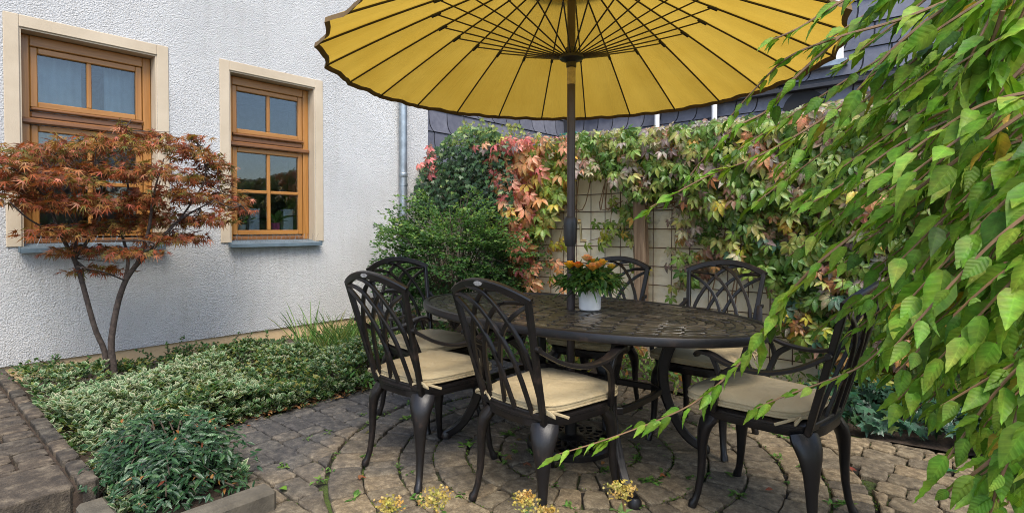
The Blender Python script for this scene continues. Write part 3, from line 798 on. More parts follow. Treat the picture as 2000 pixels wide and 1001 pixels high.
# ------------------------------------------------------------------ garden wall, wire trellis, post
gw = empty('garden_wall', (0, 4.62, 0)); tag(gw, 'weathered cream plastered garden wall behind the table', 'wall')
MB().box((-.0, 0, -.06), (9.0, .22, 1.93)).build('masonry', 'old_plaster', gw); MB().box((0, -.035, 1.9305), (9.0, .255, 1.985), .012).build('coping', 'kerb_concrete', gw)
tr_ = empty('wire_trellis', (0, 4.575, 0)); tag(tr_, 'rusty square wire mesh trellis fixed to the garden wall', 'trellis')
g = .166; me_v = MB().tube([(0, 0, .15), (0, 0, 1.86)], .0042, 6).mesh('wire'); me_h = MB().tube([(1.5, -.008, 0), (7.6, -.008, 0)], .0042, 6).mesh('wire')
for me in (me_v, me_h): me.materials.append(MATS['rust_wire'])
x = 2.49 - 6 * g
while x < 7.6:
    o = bpy.data.objects.new('wire', me_v); col.objects.link(o); o.parent = tr_; o.location = (x, 0, 0); o.rotation_euler = (0, rng.normal() * .003, 0); x += g * (1 + rng.normal() * .02)
for k in range(-2, 8):
    o = bpy.data.objects.new('wire', me_h); col.objects.link(o); o.parent = tr_; o.location = (0, 0, .855 + (k - 2) * .168)
pst = MB(); zs = np.linspace(-.05, 1.92, 9); pst.tube([(rng.normal() * .004, rng.normal() * .003, z) for z in zs], .058, up=(1, 0, 0), r2=.045, rect=True)
po = pst.build('wooden_post', 'post_wood', None, smooth=30, loc=(3.225, 4.51, 0)); tag(po, 'weathered wooden post standing against the wire trellis', 'post')

# ================================================================== FURNITURE
# ------------------------------------------------------------------ chair (faces +y)
def back_pt(s, t):
    """point of the back's plane: s -1..1 across, t 0..1 up; the back fans out, leans and curves"""
    w = .180 + .048 * t
    top = .930 + .055 * (1 - s * s)
    z = .455 + t * (top - .455)
    y = -.205 - .135 * (z - .455) / .5 - .028 * (1 - s * s) * (0.4 + .6 * t)
    return np.array([s * w, y, z])
def make_chair():
    root = empty('garden_chair')
    fr = MB(); n = 40; ring = []
    for k in range(n):
        a = 2 * math.pi * k / n; ca, sa = math.cos(a), math.sin(a); e = .55
        x = .222 * math.copysign(abs(ca) ** e, ca); y = .238 * math.copysign(abs(sa) ** e, sa)
        x *= 1 + .10 * y / .235
        ring.append((x, y))
    prof = [(.965, .408), (.98, .412), (.98, .440), (1.0, .443), (1.0, .452), (.95, .459), (.80, .461)]
    V = []; F = []
    for sc, z in prof: V += [(x * sc, y * sc, z) for x, y in ring]
    for i in range(len(prof) - 1):
        for k in range(n): F.append((i * n + k, i * n + (k + 1) % n, (i + 1) * n + (k + 1) % n, (i + 1) * n + k))
    F += [tuple(range(n))[::-1], tuple((len(prof) - 1) * n + k for k in range(n))]
    fr.add(V, F).build('seat_frame', 'cast_bronze', root, smooth=True)
    for sx in (-1, 1):
        for sy in (-1, 1):
            ox, oy = nrm([sx, sy * 1.25])
            pts = []; ra = []; rb_ = []
            for z, off, r_, q_ in ((.420, -.022, .024, .056), (.398, -.012, .029, .058), (.37, .006, .028, .053), (.335, .016, .025, .044), (.28, .021, .0205, .032), (.21, .022, .0175, .0235), (.14, .026, .0155, .0185), (.07, .036, .0145, .016), (.035, .046, .0145, .016), (.02, .054, .019, .0195), (.003, .058, .018, .0185)):
                pts.append((sx * .178 + ox * off, sy * .198 + oy * off * 1.15, z)); ra.append(r_); rb_.append(q_)
            leg = MB(); leg.tube(pts, ra, 14, up=(ox, oy, 0), r2=rb_); leg.build('leg', 'cast_bronze', root, smooth=True)
    for sx in (-1, 1):
        pp = [back_pt(sx, t) for t in np.linspace(-.06, 1, 9)]
        MB().tube(pp, .012, rect=True, up=(1, 0, 0), r2=.0125).build('back_post', 'cast_bronze', root, smooth=30)
    rail = MB(); rail.tube([back_pt(s, 1) + np.array([0, 0, .0]) for s in np.linspace(-1.05, 1.05, 17)], .0175, rect=True, up=(0, -.25, 1), r2=.0115)
    tr2 = rail.build('top_rail', 'cast_bronze', root, smooth=30)
    c = back_pt(0, 1) + np.array([0, -.0135, 0]); bd = MB(); bd.tube([c + np.array([0, .004, -.002]), c + np.array([0, -.0015, -.0025])], .024, 16, up=(1, 0, 0), r2=.0095); bg = bd.build('badge', 'badge', tr2, smooth=30)
    MB().tube([back_pt(s, 0.0) for s in np.linspace(-1, 1, 9)], .014, rect=True, up=(0, 0, 1), r2=.012).build('lower_rail', 'cast_bronze', root, smooth=30)
    for sx in (-1, 1):
        for q in (((-.99, .18), (-.82, .53), (-.46, .77), (-.06, .92), (.42, .985)), ((-.73, .0), (-.49, .41), (-.14, .66), (.31, .85), (.90, .96)), ((-.20, .0), (.02, .40), (.35, .67), (.94, .93))):
            q = spline(q, 13)
            MB().tube([back_pt(sx * a, b) + np.array([0, .004 * sx, 0]) for a, b in q], .0095, rect=True, up=(1, 0, .3), r2=.0075).build('back_slat', 'cast_bronze', root, smooth=30)
        # arm with a dip, a rise and a curled end; forked support
        pb = back_pt(sx, .60)
        arm = spline([(sx * (abs(pb[0]) + .012), pb[1], pb[2] + .003), (sx * .250, -.18, .682), (sx * .274, -.07, .652), (sx * .282, .05, .660), (sx * .278, .135, .688), (sx * .270, .185, .690), (sx * .266, .208, .672)], 22)
        rr = np.interp(np.linspace(0, 1, 22), [0, .15, .5, .85, 1], [.013, .017, .021, .023, .015])
        MB().tube(arm, .0085, rect=True, up=(0, 0, 1), r2=rr).build('arm', 'cast_bronze', root, smooth=30)
        sup = spline([(sx * .238, .145, .445), (sx * .255, .130, .50), (sx * .270, .108, .57), (sx * .277, .088, .615), (sx * .280, .035, .654)], 12)
        ar_ = MB().tube(sup, .0125, rect=True, up=(0, 1, 0), r2=.0105); ar_.tube(spline([(sx * .275, .098, .595), (sx * .277, .112, .64), (sx * .276, .132, .680)], 6), .0095, rect=True, up=(0, 1, 0), r2=.009)
        ar_.build('arm_support', 'cast_bronze', root, smooth=30)
        MB().tube([(sx * (abs(pb[0]) - .002), pb[1], pb[2] + .004), (sx * (abs(pb[0]) + .032), pb[1], pb[2] + .004)], .0115, 8).build('bolt', 'cast_bronze', root, smooth=30)
    return root
def make_cushion():
    root = empty('seat_cushion'); b = MB(); n = 36; rings = []
    def outline(a, e=.42):
        ca, sa = math.cos(a), math.sin(a); x = .226 * math.copysign(abs(ca) ** e, ca); y = .242 * math.copysign(abs(sa) ** e, sa)
        return x * (1 + .10 * y / .23), y
    V = []; lay = [(.55, -.006), (.93, -.004), (.985, .006), (1.0, .018), (.985, .030), (.93, .041), (.80, .050), (.55, .055), (.28, .056)]
    for k_, (sc, z) in enumerate(lay):
        for k in range(n):
            x, y = outline(2 * math.pi * k / n); wob = .002 * math.sin(k * 1.7 + k_)
            V.append((x * sc, y * sc, z + wob))
    V.append((0, 0, .055)); V.append((0, 0, -.006)); F = []
    for i in range(len(lay) - 1):
        for k in range(n): F.append((i * n + k, i * n + (k + 1) % n, (i + 1) * n + (k + 1) % n, (i + 1) * n + k))
    L = (len(lay) - 1) * n
    F += [(L + k, L + (k + 1) % n, len(V) - 2) for k in range(n)] + [((k + 1) % n, k, len(V) - 1) for k in range(n)]
    b.add(V, F).build('pad', 'cushion_cloth', root, smooth=70)
    for sc, z in ((.992, .029), (.992, .006)):
        MB().tube([(outline(2 * math.pi * k / 60)[0] * sc, outline(2 * math.pi * k / 60)[1] * sc, z) for k in range(60)], .0042, 6, closed=True).build('piping', 'cushion_cloth', root, smooth=True)
    for sx in (-1, 1):
        t = MB(); x0, y0 = sx * .175, -.222
        t.tube(spline([(x0, y0, .012), (x0 + sx * .03, y0 - .02, .022), (x0 + sx * .06, y0 - .012, .004), (x0 + sx * .03, y0 + .0, .0), (x0, y0 - .012, .012)], 14), .0055, rect=True, up=(0, 0, 1), r2=.0025)
        t.tube(spline([(x0, y0 - .006, .012), (x0 + sx * .04, y0 + .015, .008), (x0 + sx * .07, y0 + .06, -.012)], 8), .0055, rect=True, up=(0, 0, 1), r2=.0025)
        t.tube(spline([(x0, y0 - .006, .012), (x0 - sx * .03, y0 - .02, .01), (x0 - sx * .05, y0 - .024, -.004)], 8), .0055, rect=True, up=(0, 0, 1), r2=.0025)
        t.build('tie', 'cushion_cloth', root, smooth=40)
    return root
CHAIRS = [  # x, y, rotation, words
    (4.135, 1.920, -7, 'nearest garden chair, its lattice back turned to the viewer in the picture middle', 'beige cushion on the nearest chair in the picture middle'),
    (3.45, 1.835, -1, 'garden chair on the near side of the table, left of the nearest chair', 'beige cushion on the near side chair further left'),
    (2.91, 2.29, -92, 'garden chair at the left end of the table beside the green bush', 'beige cushion on the chair at the left table end'),
    (3.67, 3.03, 184, 'garden chair on the far side of the table behind the flower pot', 'beige cushion on the far chair behind the flower pot'),
    (4.375, 3.08, 180, 'garden chair on the far side of the table right of the wooden post', 'beige cushion on the far chair right of the wooden post'),
    (4.92, 2.465, 84, 'garden chair at the right end of the table behind trailing vine shoots', 'beige cushion with a torn corner patch on the right end chair')]
ch0, cu0 = make_chair(), make_cushion()
for i, (x, y, a, l1, l2) in enumerate(CHAIRS):
    c = ch0 if i == 0 else copy_tree(ch0); q = cu0 if i == 0 else copy_tree(cu0)
    c.location = (x, y, 0); c.rotation_euler = (0, 0, R(a)); tag(c, l1, 'chair', 'cast metal chairs round the table')
    off = np.array([-math.sin(R(a)), math.cos(R(a))]) * (.06 if i == 5 else .022)
    q.location = (x + off[0], y + off[1], .468); q.rotation_euler = (0, 0, R(a + rng.uniform(-2, 2))); tag(q, l2, 'cushion', 'seat cushions')

# ------------------------------------------------------------------ table
TC = (3.866, 2.49); TA, TB, TZ = 1.035, .575, .752
tb = empty('oval_table', (*TC, 0)); tag(tb, 'large oval cast metal garden table with tiled looking top', 'table')
def ell(s, a, z): return [((TA - s) * math.cos(t), (TB - s) * math.sin(t), z) for t in a]
n = 96; an = np.linspace(0, 2 * math.pi, n, endpoint=False); b = MB()
prof = [(.30, .727), (.012, .727), (.0, .716), (-.008, .722), (-.010, .745), (-.004, .756), (.006, .759), (.024, .758), (.028, .748), (.30, .747)]
V = []; F = []
for s, z in prof: V += ell(s, an, z - .003)
for i in range(len(prof) - 1):
    for k in range(n): F.append((i * n + k, i * n + (k + 1) % n, (i + 1) * n + (k + 1) % n, (i + 1) * n + k))
F += [tuple(range(n))[::-1], tuple((len(prof) - 1) * n + k for k in range(n))]
top = b.add(V, F).build('tabletop', 'cast_bronze', tb, smooth=35)
tiles = []; RW = .0425
for k in range(13):
    s = .030 + RW * k; a_, b_ = TA - s - RW / 2, TB - s - RW / 2
    per = math.pi * (3 * (a_ + b_) - math.sqrt((3 * a_ + b_) * (a_ + 3 * b_))); cnt = max(6, int(per / .098))
    th = np.linspace(0, 2 * math.pi, 721); arc = np.concatenate([[0], np.cumsum(np.hypot(np.diff(a_ * np.cos(th)), np.diff(b_ * np.sin(th))))])
    u = np.interp((np.arange(cnt + 1) + (k % 2) * .5) / cnt * arc[-1] % arc[-1], arc, th)
    for i in range(cnt):
        t0, t1 = u[i], u[i + 1]
        if t1 < t0: t1 += 2 * math.pi
        g_ = .006 / math.hypot(a_ * math.sin(t0), b_ * math.cos(t0)); sk = .15 * (t1 - t0) * (1 if k % 2 else -1)
        tt = np.linspace(t0 + g_, t1 - g_, 3); zt = rng.uniform(-.001, .0012); tx, ty = rng.normal(size=2) * .022
        O = np.array([((TA - s - .0042) * math.cos(t + sk * .5), (TB - s - .0042) * math.sin(t + sk * .5)) for t in tt]); I = np.array([((TA - s - RW + .0042) * math.cos(t - sk * .5), (TB - s - RW + .0042) * math.sin(t - sk * .5)) for t in tt])
        P = np.concatenate([O, I[::-1]]); c = P.mean(0); d = nrm(P - c)
        zf = lambda q: zt + tx * (q[0] - c[0]) + ty * (q[1] - c[1])
        V = [(*(p - c), -.008) for p in P] + [(*(p - c), zf(p) - .0015) for p in P] + [(*(p - d_ * .003 - c), zf(p)) for p, d_ in zip(P, d)]
        F = []
        for L in (0, 6):
            for q in range(6): F.append((L + q, L + (q + 1) % 6, L + 6 + (q + 1) % 6, L + 6 + q))
        F += [(12, 13, 16, 17), (13, 14, 15, 16)]
        tiles.append((project(np.array([TC[0] + c[0], TC[1] + c[1], TZ]))[2], c, V, F))
simple('table_groove', (0.010, 0.009, 0.009), 0.5, 0.0, 0.35, 30)
gp = MB(); V = ell(.0275, an, TZ - .0045) + [(0, 0, TZ - .0045)]; gp.add(V, [(k, (k + 1) % n, n) for k in range(n)]).build('groove_plate', 'table_groove', top)
tiles.sort(key=lambda q: q[0]); rest = MB()
for k, (z_, c, V, F) in enumerate(tiles):
    if k < 298: MB().add(V, F).build('tile', 'table_tile', top, loc=(c[0], c[1], TZ))
    else: rest.add([(v[0] + c[0], v[1] + c[1], v[2] + TZ) for v in V], F)
tag(rest.build('tile_field', 'table_tile', top), kind='stuff')
for sx in (-1, 1):
    for sy in (-1, 1):
        p = spline([(sx * .505, sy * .335, .725), (sx * .455, sy * .30, .60), (sx * .415, sy * .272, .46), (sx * .42, sy * .275, .33), (sx * .455, sy * .295, .21), (sx * .51, sy * .33, .10), (sx * .565, sy * .362, .045), (sx * .60, sy * .382, .03)], 20)
        lg = MB().tube(p, np.linspace(.028, .022, 20), rect=True, up=(sx * .8, sy * .55, .0), r2=np.linspace(.026, .019, 20)).build('leg', 'cast_bronze', tb, smooth=30)
        fl_ = MB()
        for o in (-.011, 0, .011): fl_.tube([q + np.array([sx * .02, sy * .013, -.004]) + o * np.array([-sy * .55, sx * .8, 0]) * 1.3 for q in p[3:-2]], .0065, 6)
        fl_.build('flute', 'cast_bronze', lg, smooth=True)
        MB().lathe([(.02, .0), (.03, .004), (.03, .03), (.02, .045)], (sx * .60, sy * .382, 0), 14).build('foot', 'cast_bronze', lg, smooth=True)
st = MB(); 
ringp = [(.43, -.20), (.44, -.10), (.44, .10), (.43, .20), (.36, .255), (.2, .235), (0, .225), (-.2, .235), (-.36, .255), (-.43, .20), (-.44, .10), (-.44, -.10), (-.43, -.20), (-.36, -.255), (-.2, -.235), (0, -.225), (.2, -.235), (.36, -.255)]
st.tube([(x, y, .335) for x, y in ringp], .017, rect=True, up=(0, 0, 1), r2=.012, closed=True); st.build('stretcher', 'cast_bronze', tb, smooth=30)
hr = MB(); hr.tube([(.055 * math.cos(t), .055 * math.sin(t), .335) for t in np.linspace(0, 6.283, 20, endpoint=False)], .007, 6, closed=True).tube([(.05, .0, .335), (.0, .225, .335)], .006, 6).tube([(-.05, .0, .335), (.0, -.225, .335)], .006, 6); hr.build('pole_ring', 'cast_bronze', tb, smooth=True)

# ------------------------------------------------------------------ parasol
pr = empty('parasol', (*TC, 0)); tag(pr, 'open yellow parasol with many dark ribs above the table', 'parasol')
MB().tube([(0, 0, .02), (0, 0, 2.66)], .0225, 20).build('pole', 'pole_metal', pr, smooth=True)
MB().tube([(0, 0, 1.985), (0, 0, 2.075)], .0232, 20).build('pole_sleeve', 'pole_tape', pr, smooth=30)
MB().lathe([(.0235, -.045), (.028, -.045), (.028, -.02), (.062, -.005), (.066, .0), (.066, .014), (.05, .03), (.03, .034), (.03, .06), (.0235, .06)], (0, 0, 2.125), 28, cap=False).build('runner', 'black_plastic', pr, smooth=35)
def prof_z(r_): return 2.075 + .60 * (1 - r_ / 1.31) ** 1.0 - .055 * (r_ / 1.31) * (1 - r_ / 1.31) * -1.6
NR, RR = 24, 1.31
A0 = R(41) + math.pi / 2 - R(3.5) + R(7.5)
def cpt(r_, a, dz=0): return np.array([r_ * math.cos(a), r_ * math.sin(a), prof_z(r_) + dz])
for k in range(NR):
    a0, a1 = A0 + 2 * math.pi * k / NR, A0 + 2 * math.pi * (k + 1) / NR
    ns, nt = 8, 9; V = []; uv = []
    ph = rng.uniform(0, 6.28)
    for j in range(nt + 1):
        t = j / nt
        for i in range(ns + 1):
            s = i / ns; bow = 4 * s * (1 - s); ext = (RR + .012 - .025 * bow); r_ = .20 + (ext - .20) * t
            p0, p1 = cpt(r_, a0), cpt(r_, a1); p = p0 * (1 - s) + p1 * s
            p[2] += -.018 * bow * t + .005 * math.sin(s * 13 + ph + 5.0 * t) * bow * t * t
            V.append(p); uv.append((s, t))
    F = [(j * (ns + 1) + i, j * (ns + 1) + i + 1, (j + 1) * (ns + 1) + i + 1, (j + 1) * (ns + 1) + i) for j in range(nt) for i in range(ns)]
    b = MB().add(V, F); me = b.mesh('canopy_panel', smooth=60); ul = me.uv_layers.new(name='UVMap')
    for lp in me.loops: ul.data[lp.index].uv = (uv[lp.vertex_index][0] + k, uv[lp.vertex_index][1])
    pan = finish('canopy_panel', me, 'parasol_cloth', pr, None)
    edge = V[nt * (ns + 1):]; hv = [tuple(p) for p in edge] + [tuple(p + np.array([math.cos((a0 + a1) / 2) * .004, math.sin((a0 + a1) / 2) * .004, -.022])) for p in edge] + [tuple(p - nrm([p[0], p[1], 0]) * .016 + np.array([0, 0, -.003])) for p in edge]
    m1 = ns + 1
    MB().add(hv, [(i, i + 1, m1 + i + 1, m1 + i) for i in range(ns)] + [(m1 + i, m1 + i + 1, 2 * m1 + i + 1, 2 * m1 + i) for i in range(ns)]).build('hem', 'hem', pan, smooth=True)
    rib = MB(); rp = [cpt(r_, a0, -.011) for r_ in np.linspace(.05, RR + .008, 12)]; rib.tube(rp, .0052, 6)
    ribo = rib.build('rib', 'rib_metal', pr, smooth=True)
    pj = cpt(.735, a0, -.013); MB().tube([cpt(.71, a0, -.015), cpt(.76, a0, -.015)], .0095, 8).build('rib_joint', 'black_plastic', ribo, smooth=30)
    q0 = np.array([.05 * math.cos(a0), .05 * math.sin(a0), 2.138]); MB().tube([q0, pj], .0042, 6).build('strut', 'rib_metal', pr, smooth=True)
cap = MB(); V = []; F = []; nc = 24
for j, (r_, z) in enumerate(((.30, 2.585), (.16, 2.655), (.03, 2.70))): V += [(r_ * math.cos(A0 + i * 2 * math.pi / nc), r_ * math.sin(A0 + i * 2 * math.pi / nc), z) for i in range(nc)]
for j in range(2): F += [(j * nc + i, j * nc + (i + 1) % nc, (j + 1) * nc + (i + 1) % nc, (j + 1) * nc + i) for i in range(nc)]
cap.add(V, F).build('vent_cap', 'parasol_cloth', pr, smooth=True)
MB().lathe([(.022, 2.66), (.045, 2.69), (.03, 2.73), (.012, 2.80), (.001, 2.82)], n=16, cap=False).build('finial', 'black_plastic', pr, smooth=True)
ck = empty('tmp')
bpy.data.objects.remove(ck)
cx_, cy_ = RT[0], RT[1]
hz = MB(); hz.tube([(-.004 * cx_, -.004 * cy_, z) for z in (1.10, 1.115, 1.16, 1.22, 1.25, 1.262)], [.027, .032, .036, .038, .034, .027], 18, up=(cx_, cy_, 0), r2=[.027, .030, .033, .034, .031, .026])
crk = hz.build('crank_housing', 'black_plastic', pr, smooth=50)
d = np.array([cx_, cy_, 0]); e = np.array([-cy_, cx_, 0]) * -1
ca_ = MB(); ca_.tube([d * .036 + np.array([0, 0, 1.235]), d * .052 + np.array([0, 0, 1.235])], .013, 12); ca_.tube([d * .050 + np.array([0, 0, 1.24]), d * .056 + np.array([0, 0, 1.13])], .0045, 8, r2=.009); ca_.tube([d * .05 + np.array([0, 0, 1.13]), d * .085 + np.array([0, 0, 1.128])], .0075, 10); ca_.build('crank_handle', 'brass', crk, smooth=40)
bs = MB(); bs.lathe([(.235, 0.0), (.242, .004), (.242, .028), (.232, .040), (.215, .040), (.212, .03)], n=40, cap=False); bs.lathe([(.075, .0), (.075, .052), (.06, .062), (.034, .066), (.032, .16), (.024, .163)], n=24, cap=False); base_ = bs.build('base', 'cast_bronze', pr, smooth=35)
for k in range(16):
    a = 2 * math.pi * k / 16
    for s in (-1, 1):
        p = [np.array([(.07 + .15 * t) * math.cos(a + s * .75 * t), (.07 + .15 * t) * math.sin(a + s * .75 * t), .044 - .008 * t]) for t in np.linspace(0, 1, 6)]
        MB().tube(p, .006, rect=True, up=(0, 0, 1), r2=.009).build('lattice_bar', 'cast_bronze', base_, smooth=30)
MB().lathe([(.0, .012), (.225, .012)], n=32, cap=False).build('weight', 'slate_board', base_)

# ------------------------------------------------------------------ flower pot on the table
FP = on_z(1152, 604, TZ + .003); fp = empty('flower_pot', (FP[0], FP[1], TZ + .003)); tag(fp, 'white ribbed pot of orange and yellow flowers on the table', 'flower pot')
pf = [(.054, .0), (.058, .003)] + [(.0585 + .0025 * i / 8 + .0012 * (i % 2), .010 + i * .0105) for i in range(9)] + [(.0615, .105), (.0625, .124), (.0595, .1245), (.057, .108), (.001, .10)]
MB().lathe(pf, n=32, cap=False).build('pot', 'ceramic', fp, smooth=50)
n = 900; d = rand_dirs(n, (0, 0, .25), .8); d[:, 2] = np.abs(d[:, 2]) * .8 - .10; rr = rng.uniform(.03, .145, n) ; T = np.array([FP[0], FP[1], TZ + .145]) + d * rr[:, None] * np.array([1.22, 1.22, .95])
leaves(fp, blade(.42, .45, .15, .35, 2), nrm(d + rng.normal(size=(n, 3)) * .5 + np.array([0, 0, -.1])), rand_dirs(n, (0, 0, 1.2), .5), T, rng.uniform(.035, .07, n), [(.03, .085, .02), (.05, .13, .03), (.08, .17, .04), (.10, .15, .03)], rng.integers(0, 4, n), 'leaf', mass='foliage')
n = 26; a = rng.uniform(0, 6.28, n); d = np.stack([np.cos(a), np.sin(a), rng.uniform(-.25, .35, n)], 1)
leaves(fp, blade(.07, .4, .2, .45, 4), d, rand_dirs(n, (0, 0, 1), .2), np.array([FP[0], FP[1], TZ + .135]) + d * rng.uniform(.03, .06, (n, 1)), rng.uniform(.10, .17, n), [(.04, .11, .025), (.07, .16, .04)], rng.integers(0, 2, n), 'leaf', mass='grass_blade')
def bloom(x, y, z, r_, cols, name='bloom'):
    V = []; D = []; N = []; S = []; pi = []
    for ring, (cnt, op, ln) in enumerate(((5, .25, .75), (7, .6, .95), (9, 1.1, 1.0))):
        for k in range(cnt):
            a = 2 * math.pi * (k + .5 * ring) / cnt + rng.uniform(-.1, .1); D.append((math.cos(a) * math.sin(op), math.sin(a) * math.sin(op), math.cos(op))); N.append((-math.cos(a) * math.cos(op), -math.sin(a) * math.cos(op), math.sin(op) + .01)); S.append(r_ * ln); pi.append(min(ring, len(cols) - 1))
    T = np.tile(np.array([FP[0] + x, FP[1] + y, TZ + z]), (len(D), 1)); Rm = frames(np.array(D), np.array(N))
    me = leaf_mesh(name, blade(.85, .6, .25, -.25, 3, 2.0), Rm, T - np.array(fp.location), np.array(S), np.array(cols)[pi]); finish(name, me, 'petal', fp, None)
r2 = np.array([RT[0], RT[1]]); f2 = -np.array([FW[0], FW[1]])
for u, w, z, r_, cols in ((-.115, .03, .20, .042, [(.75, .14, .02), (.80, .45, .03), (.75, .42, .02)]), (-.075, .06, .205, .034, [(.62, .07, .02), (.70, .12, .02), (.72, .3, .03)]), (.0, .085, .19, .046, [(.65, .2, .03), (.75, .36, .14), (.72, .28, .05)]), (.03, .05, .20, .04, [(.65, .22, .04), (.72, .36, .10)]), (-.02, .0, .235, .04, [(.75, .5, .25), (.78, .52, .22)]), (.06, .02, .215, .036, [(.72, .42, .04), (.74, .46, .05)]), (.11, .01, .195, .03, [(.70, .46, .05)]), (.02, -.05, .215, .035, [(.74, .42, .04)])):
    p = r2 * u + f2 * (w + .02); bloom(p[0], p[1], z + .03, r_ * 1.12, cols)

# ================================================================== PLANTS
def branch(mb, pts, r0, r1, n=14, seg=7):
    p = spline(pts, n); mb.tube(p, np.linspace(r0, r1, n), seg); return p
# ------------------------------------------------------------------ Japanese maple
MPL = np.array([.75, 1.13, 0.0])
mp = empty('maple_tree', MPL); tag(mp, 'small red leaved Japanese maple standing in front of the left window', 'tree')
def mw(px, py, x=.75): return on_x(px, py, x) - MPL
b = MB()
t1 = branch(b, [mw(212, 770, .72), mw(205, 690, .72), mw(185, 640, .72), mw(160, 550, .70), mw(145, 505, .70)], .020, .015, 16, 9)
t1.dtype
b.build('trunk', 'bark', mp, smooth=True)
b = MB(); branch(b, [mw(224, 775, .78), mw(222, 720, .78), mw(217, 670, .78), mw(228, 600, .79), mw(245, 548, .80), mw(268, 515, .82)], .025, .017, 18, 9); b.build('trunk', 'bark', mp, smooth=True)
limbs = []
for pts, r0 in (([(145, 505, .70), (120, 460, .72), (95, 400, .8), (60, 350, .85)], .016), ([(145, 505, .70), (150, 440, .62), (140, 370, .6), (120, 310, .62)], .015), ([(145, 505, .70), (190, 440, .75), (200, 380, .8), (185, 320, .85)], .013),
                ([(268, 515, .82), (305, 478, .85), (350, 430, .9), (420, 390, .95)], .018), ([(245, 548, .80), (250, 500, .7), (235, 440, .62), (250, 370, .6), (240, 300, .6), (238, 235, .62)], .014), ([(268, 515, .82), (290, 450, .9), (300, 380, .95), (320, 310, .95)], .016),
                ([(350, 430, .9), (400, 350, .8), (390, 285, .78)], .009), ([(120, 460, .72), (60, 430, .9), (20, 395, 1.0)], .008), ([(305, 478, .85), (280, 470, 1.0), (180, 470, 1.1)], .008), ([(245, 548, .8), (200, 530, .95), (150, 520, 1.0)], .006), ([(150, 440, .62), (70, 330, .55), (20, 300, .5)], .007), ([(420, 390, .95), (450, 405, 1.0), (470, 400, 1.0)], .005)):
    b = MB(); P = branch(b, [mw(*q) for q in pts], r0, .004, 14, 6); b.build('branch', 'bark', mp, smooth=True); limbs.append(P + MPL)
pads = [(60, 300, 75, 26), (150, 285, 80, 26), (235, 275, 60, 22), (330, 280, 60, 20), (380, 300, 55, 26), (30, 350, 55, 24), (110, 345, 70, 26), (200, 335, 80, 26), (290, 330, 80, 26), (400, 345, 60, 26), (440, 385, 55, 26), (350, 375, 75, 26), (250, 390, 80, 26), (150, 395, 80, 24), (60, 385, 60, 22), (300, 425, 75, 24), (400, 425, 60, 22), (200, 440, 70, 22), (110, 450, 55, 18), (330, 462, 55, 16), (175, 485, 70, 16), (270, 490, 50, 14), (190, 525, 55, 12), (460, 405, 40, 16), (360, 460, 50, 14), (20, 320, 35, 22), (240, 245, 14, 16), (310, 262, 30, 12), (385, 268, 26, 10), (420, 320, 40, 16)]
T = []; outw = []; tw = MB()
for (px, py, rx, ry) in pads:
    xx = rng.uniform(.55, 1.0); c = on_x(px, py, xx); k = 4.25 / FPX; n = int(rx * ry / 9.5)
    u = rng.normal(size=(n, 3)) * .5; L = np.linalg.norm(u, axis=1, keepdims=True); u = u / np.maximum(L, 1) 
    off = u * np.array([rx * k * .9, rx * k, ry * k * .65]); off[:, 2] -= .10 * (off[:, 1] ** 2 + off[:, 0] ** 2) / max(rx * k, .05)
    T.append(c + off); outw.append(off)
    best = min((float(np.linalg.norm(p - c)), tuple(p)) for L_ in limbs for p in L_)[1]; e = np.array(best)
    for q in range(5):
        tip = c + np.array([rng.uniform(-.6, .6), rng.uniform(-.8, .8), rng.uniform(-.3, .2)]) * rx * k
        tw.tube(spline([e - MPL, (e + tip) / 2 - MPL + rng.normal(size=3) * .03, tip - MPL], 7), np.linspace(.0045, .0015, 7), 5)
tag(tw.build('twigs', 'bark', mp, smooth=True), kind='stuff')
T = np.concatenate(T); outw = np.concatenate(outw); n = len(T)
lob = [(-1.9, .5), (-1.25, .78), (-.62, .95), (0, 1.0), (.62, .95), (1.25, .78), (1.9, .5)]
ML = star(lob, .27, .03, .30)
pal = [(.20, .055, .028), (.27, .080, .032), (.14, .048, .028), (.30, .13, .045), (.21, .115, .038), (.13, .115, .035), (.38, .12, .085), (.46, .22, .15), (.25, .19, .055)]
pi = rng.choice(len(pal), n, p=[.15, .18, .13, .15, .14, .09, .06, .04, .06])
hi = (T[:, 2] > np.quantile(T[:, 2], .75)) & (rng.random(n) < .35); pi[hi] = rng.choice([3, 4, 5, 7, 8], hi.sum())
D = nrm(outw * 3 + rng.normal(size=(n, 3)) * .5 + np.array([.35, -.2, -.35])); N = nrm(rng.normal(size=(n, 3)) * .42 + np.array([.35, -.1, 1.0]))
leaves(mp, ML, D, N, T, rng.uniform(.042, .074, n), pal, pi, 'leaf', singles=300)

# ------------------------------------------------------------------ the round green bush beside the house corner
SB = np.array([1.25, 4.05, 0.0]); sb = empty('green_bush', SB); tag(sb, 'large dark green small leaved bush at the house corner', 'bush')
T, D, N, S, pi = [], [], [], [], []; st_ = MB()
def spray(p0, d, L, nl, size, lift=.0, tone=0):
    d = nrm(d); side = nrm(np.cross(d, [0, 0, 1.0]) + 1e-6)
    t = rng.uniform(.12, 1, nl); s = rng.choice([-1, 1], nl); w = (1.02 - t) * L * .28 * rng.uniform(.1, 1, nl)
    P = p0 + d * (t * L)[:, None] + side * (s * w)[:, None] + np.array([0, 0, 1]) * (-lift * t * t * L)[:, None] + rng.normal(size=(nl, 3)) * .012
    T.append(P); D.append(nrm(d * .8 + side * s[:, None] * .8 + rng.normal(size=(nl, 3)) * .35)); N.append(nrm(rng.normal(size=(nl, 3)) * .45 + np.array([.2, -.35, 1]))); S.append(rng.uniform(.75, 1.25, nl) * size)
    pi.append(np.clip(rng.normal(tone + 1.6 * (t - .4), .8, nl).round().astype(int), 0, 5))
